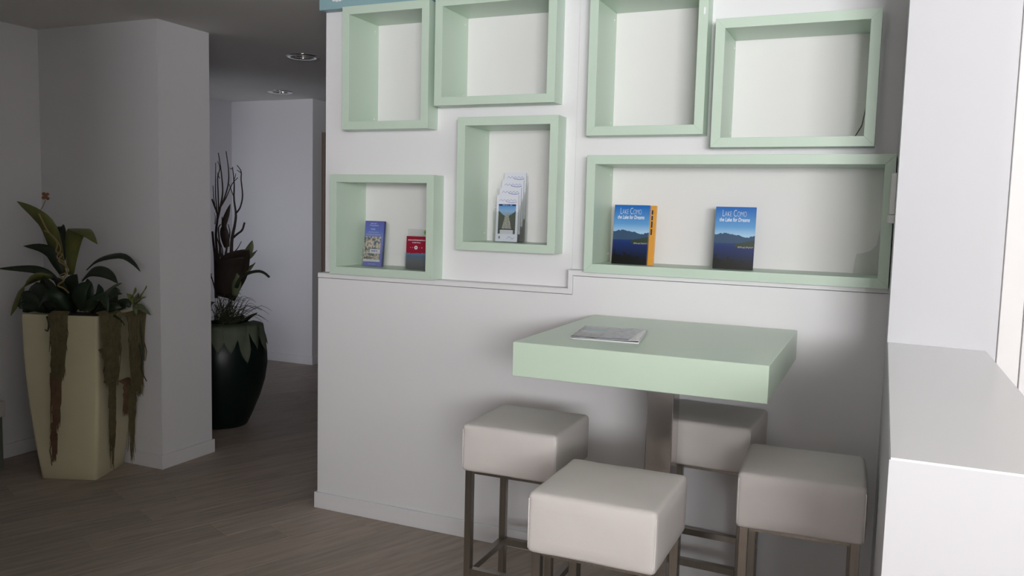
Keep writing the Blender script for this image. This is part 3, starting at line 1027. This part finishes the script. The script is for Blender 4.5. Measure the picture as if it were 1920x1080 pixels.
def sqring(half, z, rr=0.018, n=4):
    out = []
    for k, (sx, sy) in enumerate(((1, 1), (-1, 1), (-1, -1), (1, -1))):
        for i in range(n + 1):
            a = k * PI / 2 + i / n * PI / 2
            out.append(Vector((sx * (half - rr) + rr * math.cos(a), sy * (half - rr) + rr * math.sin(a), z)))
    return out


Rz = Matrix.Rotation(PROT, 3, 'Z')
rings = []
for z, s in levels:
    rings.append([m.bm.verts.new(Rz @ p) for p in sqring(0.1525 * s, z)])
for A, B in zip(rings, rings[1:]):
    n = len(A)
    for k in range(n):
        m.bm.faces.new((A[k], A[(k + 1) % n], B[(k + 1) % n], B[k]))
m.bm.faces.new(rings[0][::-1])
smooth_by_angle(m.build('pot', 'cream_pot', pt), 40)
m = MB()
m.bm.faces.new([m.bm.verts.new(Rz @ p) for p in sqring(0.1525 * 1.23, 0.865)])
m.build('soil', 'soil', pt)


def leaf(parent, pts, wmax, mat, name='leaf', origin=(0, 0, 0), base=0.35, side=(1, 0.25, 0.2), fold=0.18, peak=0.45, n=14):
    P = smoothpath(pts, n)
    P = [p - Vector(origin) for p in P]
    ws = []
    for i in range(n):
        u = i / (n - 1)
        if u < peak:
            w = base + (1 - base) * math.sin(u / peak * PI / 2)
        else:
            w = math.cos((u - peak) / (1 - peak) * PI / 2) ** 0.8
        ws.append(max(w * wmax, 0.0006))
    return MB().ribbon(P, ws, side, fold).build(name, mat, parent, True)


LV = [
    ([(-1.606, -0.140, 1.091), (-1.628, -0.160, 1.233), (-1.635, -0.200, 1.359), (-1.684, -0.240, 1.426), (-1.774, -0.280, 1.485)], 0.046, 'leaf_olive', (1, .2, .5)),
    ([(-1.522, -0.160, 1.092), (-1.485, -0.180, 1.208), (-1.436, -0.200, 1.306), (-1.382, -0.220, 1.346), (-1.267, -0.260, 1.332), (-1.148, -0.300, 1.279)], 0.044, 'leaf_olive', (1, .3, .1)),
    ([(-1.678, -0.080, 1.162), (-1.693, -0.070, 1.245), (-1.718, -0.060, 1.335), (-1.761, -0.050, 1.346)], 0.034, 'leaf_dark', (1, .1, 0)),
    ([(-1.599, -0.150, 1.083), (-1.618, -0.170, 1.153), (-1.636, -0.190, 1.210), (-1.697, -0.210, 1.236), (-1.790, -0.240, 1.241)], 0.030, 'leaf_dark', (.6, .3, .8)),
    ([(-1.606, -0.160, 1.039), (-1.645, -0.200, 1.092), (-1.697, -0.240, 1.116), (-1.812, -0.260, 1.117), (-1.954, -0.280, 1.111)], 0.022, 'leaf_dark', (.2, .5, .9)),
    ([(-1.622, -0.200, 1.081), (-1.673, -0.250, 1.082), (-1.727, -0.290, 1.025), (-1.761, -0.310, 0.943), (-1.796, -0.320, 0.865)], 0.032, 'leaf_olive', (.7, .1, .7)),
    ([(-1.476, -0.100, 1.120), (-1.400, -0.100, 1.172), (-1.286, -0.110, 1.202), (-1.176, -0.120, 1.210), (-1.090, -0.130, 1.177), (-1.029, -0.140, 1.135)], 0.017, 'leaf_dark', (.1, .6, .9)),
    ([(-1.425, -0.170, 1.070), (-1.337, -0.190, 1.120), (-1.248, -0.200, 1.129), (-1.154, -0.220, 1.112), (-1.078, -0.240, 1.077)], 0.030, 'leaf_dark', (.2, .4, .9)),
    ([(-1.639, -0.240, 1.079), (-1.568, -0.260, 1.040), (-1.491, -0.280, 1.006), (-1.445, -0.290, 0.990)], 0.024, 'leaf_dark', (1, .2, .3)),
    ([(-1.533, -0.180, 0.890), (-1.487, -0.200, 0.968), (-1.462, -0.200, 1.050), (-1.426, -0.200, 1.104)], 0.055, 'leaf_dark', (1, .2, 0)),
]
for pts, w, mt_, sd in LV:
    leaf(pt, pts, w, mt_, 'strap_leaf', PC, side=sd)
BL = [
    ([(-1.554, -0.300, 0.905), (-1.567, -0.340, 0.975), (-1.619, -0.360, 0.989), (-1.656, -0.370, 0.948)], 0.045, 'leaf_dark', (.3, .3, .9)),
    ([(-1.486, -0.300, 0.910), (-1.511, -0.330, 0.993), (-1.566, -0.330, 1.037), (-1.619, -0.330, 1.026)], 0.05, 'leaf_dark', (.6, .3, .6)),
    ([(-1.362, -0.300, 0.919), (-1.373, -0.350, 0.989), (-1.411, -0.380, 1.004), (-1.464, -0.400, 0.941)], 0.055, 'leaf_green', (.3, .4, .9)),
    ([(-1.263, -0.300, 0.926), (-1.232, -0.340, 0.997), (-1.209, -0.340, 1.052), (-1.167, -0.330, 1.084)], 0.06, 'leaf_green', (1, .3, .1)),
    ([(-1.230, -0.300, 0.928), (-1.138, -0.330, 1.002), (-1.073, -0.340, 1.022), (-1.009, -0.360, 0.946)], 0.06, 'leaf_green', (.8, .3, .4)),
    ([(-1.237, -0.250, 0.923), (-1.146, -0.270, 0.997), (-1.081, -0.270, 1.039), (-1.040, -0.270, 1.034)], 0.05, 'leaf_dark', (.5, .3, .8)),
    ([(-1.524, -0.200, 0.897), (-1.496, -0.220, 0.985), (-1.528, -0.220, 1.048), (-1.598, -0.210, 1.075)], 0.05, 'leaf_dark', (1, .2, .3)),
    ([(-1.374, -0.100, 0.894), (-1.272, -0.100, 0.933), (-1.194, -0.090, 0.954), (-1.173, -0.080, 0.930)], 0.05, 'leaf_dark', (.2, .3, .9)),
    ([(-1.663, -0.280, 0.887), (-1.668, -0.310, 0.918), (-1.687, -0.330, 0.926), (-1.697, -0.340, 0.914)], 0.05, 'leaf_dark', (.3, .3, .9)),
    ([(-1.510, -0.220, 0.904), (-1.571, -0.260, 0.968), (-1.620, -0.300, 1.008), (-1.678, -0.300, 1.004)], 0.070, 'leaf_green', (.5, .2, .9)),
    ([(-1.506, -0.250, 0.903), (-1.565, -0.300, 0.932), (-1.653, -0.320, 0.944), (-1.704, -0.330, 0.937)], 0.060, 'leaf_green', (.2, .2, 1)),
    ([(-1.584, -0.180, 0.911), (-1.649, -0.200, 0.982), (-1.706, -0.200, 1.036), (-1.718, -0.200, 1.043)], 0.065, 'leaf_dark', (.8, .2, .5)),
    ([(-1.312, -0.260, 0.922), (-1.240, -0.290, 0.992), (-1.228, -0.290, 1.047), (-1.250, -0.280, 1.095)], 0.058, 'leaf_green', (1, .3, 0)),
    ([(-1.318, -0.220, 0.914), (-1.237, -0.240, 0.965), (-1.203, -0.240, 1.014), (-1.242, -0.220, 1.064)], 0.050, 'leaf_green', (1, .3, .2)),
    ([(-1.371, -0.140, 0.902), (-1.280, -0.140, 0.953), (-1.202, -0.140, 0.998), (-1.190, -0.140, 1.022)], 0.060, 'leaf_dark', (.5, .3, .9)),
    ([(-1.402, -0.260, 0.908), (-1.390, -0.320, 0.961), (-1.442, -0.340, 0.979), (-1.472, -0.360, 0.967)], 0.060, 'leaf_dark', (.3, .2, .9)),
    ([(-1.320, -0.200, 0.908), (-1.207, -0.220, 0.937), (-1.131, -0.220, 0.951), (-1.096, -0.200, 0.947)], 0.045, 'leaf_dark', (.1, .3, 1)),
    ([(-1.557, -0.120, 0.878), (-1.556, -0.100, 0.955), (-1.603, -0.080, 1.017), (-1.650, -0.060, 1.063)], 0.07, 'leaf_dark', (1, .1, 0)),
]
for pts, w, mt_, sd in BL:
    leaf(pt, pts, w * 0.62, mt_, 'broad_leaf', PC, side=sd, base=0.35, peak=0.42, fold=0.25)
vn = smoothpath([(-1.618, -0.270, 1.423), (-1.582, -0.250, 1.333), (-1.522, -0.240, 1.272), (-1.532, -0.240, 1.224), (-1.485, -0.240, 1.210), (-1.501, -0.250, 1.178), (-1.451, -0.250, 1.149), (-1.428, -0.250, 1.123), (-1.480, -0.260, 1.097), (-1.450, -0.260, 1.075), (-1.486, -0.270, 1.046), (-1.441, -0.270, 1.032), (-1.403, -0.270, 1.010)], 50)
MB().tube([p - PC for p in vn], 0.0045, 6).build('curly_vine', 'vine', pt, True)
vn = smoothpath([(-1.605, -0.250, 1.332), (-1.524, -0.260, 1.304), (-1.476, -0.255, 1.243), (-1.506, -0.255, 1.194), (-1.455, -0.260, 1.173), (-1.422, -0.260, 1.135), (-1.458, -0.260, 1.070)], 36)
MB().tube([p - PC for p in vn], 0.0035, 6).build('curly_vine', 'vine', pt, True)
st = smoothpath([(-1.689, -0.200, 1.329), (-1.706, -0.200, 1.417), (-1.678, -0.200, 1.462), (-1.656, -0.200, 1.495)], 14)
MB().tube([p - PC for p in st], 0.0022, 5).build('flower_stem', 'vine', pt, True)
m = MB()
fc = Vector((-1.655, -0.200, 1.516)) - PC
for dx, dz, r in ((-0.022, 0.012, 0.012), (-0.018, -0.008, 0.013), (0.0, 0.004, 0.014), (0.016, 0.012, 0.010), (0.008, -0.012, 0.011), (0.028, 0.010, 0.006)):
    m.ball(fc + Vector((dx, 0.006 * math.sin(dx * 200), dz)), r, 8, 6, (1, 0.7, 0.8))
m.build('dried_flower', 'bud', pt, True)
rs = random.Random(11)
for k in range(12):
    c = Vector((-1.168, -0.060, 0.949)) - PC
    a = rs.uniform(-0.7, 3.0); l = rs.uniform(0.05, 0.10)
    d = Vector((math.cos(a) * 0.9, rs.uniform(-0.5, 0.5), math.sin(a) * 0.8 - 0.1)).normalized()
    leaf(pt, [c, c + d * l * 0.5, c + d * l + Vector((0, 0, -0.012))], 0.013, 'leaf_tip' if k % 3 else 'leaf_olive', 'rosette_leaf', side=(0.3, 0.9, 0.4), n=7)
for k, (pa, pb, pc_) in enumerate((((-1.348, -0.100, 1.001), (-1.269, -0.100, 1.042), (-1.211, -0.100, 1.062)), ((-1.302, -0.120, 1.014), (-1.235, -0.120, 1.026), (-1.200, -0.120, 1.020)), ((-1.172, -0.080, 0.979), (-1.144, -0.080, 1.012), (-1.133, -0.080, 1.043)), ((-1.140, -0.060, 0.979), (-1.096, -0.060, 1.022), (-1.074, -0.060, 1.053)))):
    leaf(pt, [pa, pb, pc_], 0.012, 'leaf_tip' if k < 2 else 'leaf_olive', 'small_leaf', PC, side=(.2, .5, .8), n=8)


def hank(name, mat, top, bot, w0, w1, n, seed, out):
    """a hank of dried moss: many thin strands hanging over the pot, one part"""
    rs = random.Random(seed)
    m = MB()
    top, bot, out = Vector(top), Vector(bot), Vector(out)
    ax = Vector((out.y, -out.x, 0)).normalized()
    for i in range(n):
        u = rs.uniform(-1, 1); ln = rs.random() ** 0.55
        a = top + ax * u * w0 + out * rs.uniform(0.0, 0.012)
        b = top.lerp(bot, ln) + ax * (u * w1 * (1.0 if ln < .6 else .6) + rs.gauss(0, 0.006)) + out * rs.uniform(0.0, 0.02)
        pts = [a + Vector((0, 0, 0.015)) - out * 0.03]
        for k in range(6):
            s = k / 5
            pts.append(a.lerp(b, s) + Vector((rs.gauss(0, 0.004), rs.gauss(0, 0.003), 0)))
        m.tube(pts, [0.0035, 0.0042, 0.004, 0.0036, 0.003, 0.0024, 0.001], 4, False)
    o = m.build(name, mat, pt)
    o['kind'] = 'stuff'
    return o


oL = Rz @ Vector((0, -1, 0)); oR = Rz @ Vector((1, 0, 0))
HK = [
    ('moss', (-1.315, -0.400, 0.913), (-1.328, -0.395, 0.562), 0.042, 0.040, 260, 1, 'L'),
    ('moss_red', (-1.350, -0.390, 0.605), (-1.406, -0.360, 0.272), 0.026, 0.022, 120, 2, 'L'),
    ('moss_red', (-1.418, -0.360, 0.327), (-1.525, -0.285, 0.001), 0.010, 0.010, 50, 3, 'L'),
    ('moss', (-1.172, -0.210, 0.910), (-1.188, -0.200, 0.513), 0.085, 0.075, 380, 4, 'R'),
    ('moss_red', (-1.204, -0.210, 0.704), (-1.220, -0.200, 0.538), 0.03, 0.03, 90, 5, 'R'),
    ('moss', (-1.207, -0.020, 0.883), (-1.217, -0.020, 0.417), 0.085, 0.08, 380, 6, 'R'),
    ('moss_red', (-1.235, -0.050, 0.510), (-1.255, -0.060, 0.320), 0.045, 0.03, 110, 7, 'R'),
    ('moss', (-1.215, -0.050, 0.482), (-1.309, 0.020, 0.030), 0.022, 0.018, 80, 8, 'R'),
    ('moss', (-1.203, -0.190, 0.529), (-1.299, -0.120, 0.029), 0.018, 0.012, 60, 9, 'R'),
]
for mt_, a, b, w0, w1, n, sd, s in HK:
    hank('hanging_moss', mt_, Vector(a) - PC, Vector(b) - PC, w0, w1, n, sd, oL if s == 'L' else oR)
for k, pts in enumerate(([(-1.206, -0.000, 0.733), (-1.181, 0.000, 0.646), (-1.189, 0.000, 0.576), (-1.150, 0.000, 0.515)], [(-1.203, 0.000, 0.871), (-1.185, 0.000, 0.774), (-1.169, 0.000, 0.687)], [(-1.375, -0.420, 0.903), (-1.356, -0.425, 0.868), (-1.367, -0.425, 0.829), (-1.388, -0.425, 0.836)], [(-1.111, -0.240, 0.908), (-1.061, -0.240, 0.889), (-1.036, -0.240, 0.863)])):
    MB().tube([p - PC for p in smoothpath(pts, 10)], [0.006 - 0.0004 * i for i in range(10)], 5).build('tendril', 'leaf_dark', pt, True)

# low cabinet cut by the left edge of the picture
cb = thing('low_cabinet', 'dark low cabinet with a pale top at the left edge, by the cream planter', 'cabinet', (-2.05, -1.30, 0))
MB().box(0.0, 0.175, 0.0, 0.97, 0.0, 0.30, 0.003).build('body', 'cabinet', cb)
MB().box(-0.0, 0.185, -0.01, 0.98, 0.30, 0.385, 0.003).build('cabinet_top', 'chip', cb)

# ================================================================== DARK VASE (behind the stub wall)
VC = Vector((-1.55, 1.0, 0))
vt = thing('round_vase', 'large black green round vase with bare twigs and sage leaves in the corridor', 'planter', VC)
prof = [(0.0, 0.0), (0.155, 0.0), (0.168, 0.012), (0.205, 0.09), (0.250, 0.20), (0.282, 0.31), (0.298, 0.42), (0.296, 0.50), (0.278, 0.58), (0.250, 0.645), (0.240, 0.668), (0.243, 0.684), (0.228, 0.684), (0.222, 0.655), (0.0, 0.640)]
MB().lathe(prof, 56).build('pot', 'dark_pot', vt, True)
m = MB(); m.lathe([(0.0, 0.655), (0.21, 0.648), (0.222, 0.640)], 32).build('soil', 'soil', vt, True)


def twig(pts, r0, r1, n=18, name='twig'):
    P = smoothpath(pts, n)
    MB().tube([p - VC for p in P], [0.72 * (r0 + (r1 - r0) * i / (n - 1)) for i in range(n)], 6).build(name, 'twig', vt, True)


TW = [
    ([(-1.596, 1.000, 0.862), (-1.600, 1.000, 1.032), (-1.605, 1.000, 1.148), (-1.617, 1.000, 1.235), (-1.625, 1.000, 1.312)], 0.016, 0.010),
    ([(-1.583, 1.020, 0.876), (-1.594, 1.020, 1.070), (-1.614, 1.020, 1.283), (-1.597, 1.020, 1.419), (-1.621, 1.020, 1.476), (-1.646, 1.020, 1.528)], 0.014, 0.008),
    ([(-1.597, 1.020, 1.399), (-1.571, 1.020, 1.486), (-1.552, 1.020, 1.582), (-1.563, 1.020, 1.706), (-1.587, 1.020, 1.837)], 0.010, 0.004),
    ([(-1.580, 1.020, 1.467), (-1.549, 1.030, 1.535), (-1.513, 1.030, 1.631), (-1.510, 1.030, 1.726), (-1.530, 1.030, 1.849)], 0.008, 0.004),
    ([(-1.569, 1.000, 1.448), (-1.573, 1.000, 1.581), (-1.575, 1.000, 1.677), (-1.556, 1.000, 1.734), (-1.574, 1.000, 1.781)], 0.007, 0.003),
    ([(-1.584, 1.000, 1.448), (-1.595, 1.000, 1.562), (-1.594, 1.000, 1.667), (-1.593, 1.000, 1.771)], 0.006, 0.003),
    ([(-1.571, 0.980, 1.438), (-1.591, 0.980, 1.533), (-1.598, 0.980, 1.619)], 0.005, 0.003),
    ([(-1.590, 1.040, 1.477), (-1.539, 1.040, 1.545), (-1.489, 1.040, 1.631), (-1.440, 1.040, 1.675)], 0.007, 0.003),
    ([(-1.508, 1.050, 1.170), (-1.501, 1.050, 1.267), (-1.476, 1.050, 1.364), (-1.467, 1.050, 1.436), (-1.483, 1.050, 1.537), (-1.480, 1.050, 1.632), (-1.494, 1.050, 1.746)], 0.016, 0.004),
    ([(-1.467, 1.050, 1.436), (-1.429, 1.050, 1.480), (-1.409, 1.050, 1.557), (-1.421, 1.050, 1.661), (-1.421, 1.050, 1.718), (-1.455, 1.050, 1.757)], 0.008, 0.004),
    ([(-1.423, 1.050, 1.708), (-1.437, 1.050, 1.716), (-1.455, 1.050, 1.725)], 0.004, 0.003),
    ([(-1.483, 1.050, 1.546), (-1.511, 1.050, 1.603), (-1.523, 1.050, 1.632)], 0.005, 0.003),
    ([(-1.494, 1.050, 1.736), (-1.506, 1.050, 1.732), (-1.521, 1.050, 1.741)], 0.004, 0.002),
    ([(-1.501, 1.050, 1.267), (-1.458, 1.050, 1.298), (-1.414, 1.050, 1.328), (-1.393, 1.050, 1.378)], 0.011, 0.009),
    ([(-1.508, 1.050, 1.170), (-1.506, 1.020, 1.036), (-1.514, 1.000, 0.882)], 0.016, 0.018),
    ([(-1.517, 1.080, 1.169), (-1.479, 1.080, 1.204), (-1.448, 1.080, 1.249)], 0.005, 0.003),
    ([(-1.551, 1.000, 0.938), (-1.525, 1.000, 1.113), (-1.493, 1.000, 1.230), (-1.474, 1.000, 1.307), (-1.488, 1.000, 1.364)], 0.012, 0.004),
    ([(-1.500, 0.960, 1.040), (-1.517, 0.960, 1.192), (-1.535, 0.960, 1.325), (-1.516, 0.960, 1.363)], 0.011, 0.005),
    ([(-1.556, 1.040, 1.071), (-1.542, 1.040, 1.188), (-1.573, 1.040, 1.303), (-1.578, 1.040, 1.410)], 0.009, 0.004),
    ([(-1.622, 1.020, 1.360), (-1.618, 1.020, 1.408), (-1.628, 1.020, 1.437)], 0.004, 0.002),
    ([(-1.539, 0.940, 0.895), (-1.563, 0.940, 0.970), (-1.591, 0.940, 1.036)], 0.008, 0.005),
    ([(-1.579, 0.940, 0.998), (-1.583, 0.940, 1.022), (-1.573, 0.940, 1.032)], 0.004, 0.003),
    ([(-1.578, 1.020, 1.668), (-1.594, 1.020, 1.696), (-1.600, 1.020, 1.706)], 0.004, 0.002),
    ([(-1.486, 1.050, 1.651), (-1.470, 1.050, 1.684), (-1.467, 1.050, 1.703)], 0.004, 0.002),
    ([(-1.558, 0.980, 1.074), (-1.545, 0.980, 1.200), (-1.567, 0.980, 1.276)], 0.010, 0.005),
    ([(-1.552, 1.000, 1.054), (-1.536, 1.000, 1.171), (-1.555, 1.000, 1.237)], 0.008, 0.004),
]
for pts, a, b in TW:
    twig(pts, a, b)
VL = [
    ([(-1.434, 0.920, 0.879), (-1.384, 0.900, 1.021), (-1.305, 0.880, 1.129), (-1.192, 0.860, 1.214)], 0.105, 'leaf_brown', (1, .2, .25), 'broad_leaf'),
    ([(-1.433, 0.900, 0.895), (-1.380, 0.870, 1.005), (-1.317, 0.860, 1.093), (-1.219, 0.850, 1.162)], 0.085, 'leaf_brown', (1, .2, .25), 'broad_leaf'),
    ([(-1.287, 0.920, 1.147), (-1.257, 0.920, 1.176), (-1.228, 0.920, 1.224), (-1.213, 0.920, 1.269)], 0.026, 'leaf_tip', (1, .2, .2), 'pointed_leaf'),
    ([(-1.314, 0.930, 1.145), (-1.266, 0.930, 1.152), (-1.219, 0.930, 1.178), (-1.183, 0.930, 1.207)], 0.018, 'leaf_tip', (.6, .2, .8), 'pointed_leaf'),
    ([(-1.330, 0.920, 1.047), (-1.282, 0.920, 1.063), (-1.228, 0.920, 1.094), (-1.189, 0.920, 1.126)], 0.022, 'leaf_tip', (.6, .2, .8), 'pointed_leaf'),
    ([(-1.510, 1.000, 1.325), (-1.522, 1.000, 1.363), (-1.495, 1.000, 1.431), (-1.468, 1.000, 1.500)], 0.020, 'leaf_brown', (1, .2, .2), 'pointed_leaf'),
    ([(-1.499, 1.000, 1.211), (-1.511, 1.000, 1.268), (-1.523, 1.000, 1.325), (-1.516, 1.000, 1.363)], 0.032, 'leaf_brown', (1, .2, .2), 'pointed_leaf'),
    ([(-1.324, 0.880, 0.904), (-1.303, 0.870, 0.962), (-1.282, 0.860, 1.011), (-1.287, 0.860, 1.057)], 0.03, 'leaf_tip', (1, .2, .1), 'pointed_leaf'),
]
for pts, w, mt_, sd, nm in VL:
    leaf(vt, pts, w, mt_, nm, VC, side=sd, base=0.6, peak=0.45, fold=0.12)
P = smoothpath([(-1.294, 0.860, 0.964), (-1.255, 0.850, 1.018), (-1.187, 0.840, 1.059), (-1.100, 0.840, 1.079), (-1.049, 0.840, 1.071), (-1.010, 0.840, 1.047)], 20)
MB().tube([p - VC for p in P], [0.013 - 0.0003 * i for i in range(20)], 7).build('curved_stem', 'leaf_dark', vt, True)
rs = random.Random(21)
m = MB()
gc = Vector((-1.40, 0.90, 0.72)) - VC
for i in range(110):
    a = rs.uniform(-1.5, 1.6); el = rs.uniform(0.35, 1.35); l = rs.uniform(0.14, 0.34)
    d = Vector((math.cos(a) * math.cos(el), math.sin(a) * math.cos(el) * 0.8 - 0.15, math.sin(el)))
    c = gc + Vector((rs.uniform(-0.1, 0.05), rs.uniform(-0.05, 0.06), 0))
    pts = [c, c + d * l * 0.4, c + d * l * 0.75 + Vector((0, 0, -0.06 * l)), c + d * l + Vector((0.02, 0, -0.30 * l))]
    m.tube(smoothpath(pts, 7), [0.0022, 0.0022, 0.002, 0.0018, 0.0015, 0.0011, 0.0006], 4, False)
gt = m.build('grass_tuft', 'grass', vt); gt['kind'] = 'stuff'


def lobed(name, mat, parent, th0, th1, r_top, z_top, drop, lobes, seed, out=0.012):
    """a sheet of lobed fern leaf draped over the rim: follows the pot outside, ends in pointed lobes"""
    m = MB(); rs = random.Random(seed)
    cols = lobes * 8
    rows = 9
    lobe_len = [rs.uniform(0.75, 1.08) for _ in range(lobes + 1)]
    V = {}
    for i in range(cols + 1):
        u = i / cols
        th = th0 + (th1 - th0) * u
        k = int(min(u * lobes, lobes - 1e-6)); f = u * lobes - k
        tip = (1 - abs(2 * f - 1)) ** 0.55
        ln = drop * lobe_len[k] * (0.48 + 0.52 * tip)
        for j in range(rows + 1):
            s = j / rows * ln
            if s < 0.07:
                r = r_top + s; z = z_top - s * 0.25
            else:
                r = r_top + 0.07 + (s - 0.07) * 0.22; z = z_top - 0.0175 - (s - 0.07) * 0.97
            r += out * math.sin(u * 23 + s * 20) * 0.6
            V[i, j] = m.bm.verts.new((r * math.cos(th), r * math.sin(th), z))
    for i in range(cols):
        for j in range(rows):
            m.bm.faces.new((V[i, j], V[i + 1, j], V[i + 1, j + 1], V[i, j + 1]))
    ext = bmesh.ops.solidify(m.bm, geom=m.bm.faces[:], thickness=0.003)
    return m.build(name, mat, parent, True)


lobed('lobed_leaf', 'leaf_sage', vt, math.radians(-140), math.radians(-42), 0.19, 0.715, 0.31, 5, 4)
lobed('lobed_leaf', 'leaf_sage', vt, math.radians(-46), math.radians(50), 0.195, 0.712, 0.29, 5, 8)
lobed('lobed_leaf', 'leaf_sage', vt, math.radians(-130), math.radians(-70), 0.10, 0.85, 0.17, 4, 15)
for k in range(10):
    a = rs.uniform(-2.6, 0.3)
    c = Vector((0.10 * math.cos(a), 0.10 * math.sin(a), 0.66))
    d = Vector((math.cos(a), math.sin(a), 0.9)).normalized()
    l = rs.uniform(0.16, 0.24)
    leaf(vt, [c, c + d * l * 0.6, c + d * l + Vector((0, 0, -0.03))], 0.045, 'leaf_dark', 'filler_leaf', side=(-math.sin(a), math.cos(a), 0), n=8)

# ================================================================== DOWNLIGHTS
for k, (x, y) in enumerate(LIGHTS):
    t = thing('downlight', ['unlit chrome recessed ceiling light nearer to the niche wall', 'unlit chrome recessed ceiling light deeper in the corridor'][k], 'ceiling light', (x, y, CEIL), group='recessed lights in the corridor ceiling')
    MB().lathe([(0.066, 0.004), (0.074, -0.008), (0.098, -0.011), (0.108, -0.004), (0.110, 0.0), (0.072, 0.0)], 40, close=True).build('trim_ring', 'chrome', t, True)
    MB().lathe([(0.066, 0.002), (0.060, 0.03), (0.045, 0.075), (0.020, 0.085), (0.0, 0.085)], 32).build('reflector', 'chrome', t, True)
    b = MB().lathe([(0.0, 0.020), (0.022, 0.024), (0.032, 0.040), (0.030, 0.060), (0.018, 0.075), (0.0, 0.080)], 24).build('bulb', 'bulb', t, True)
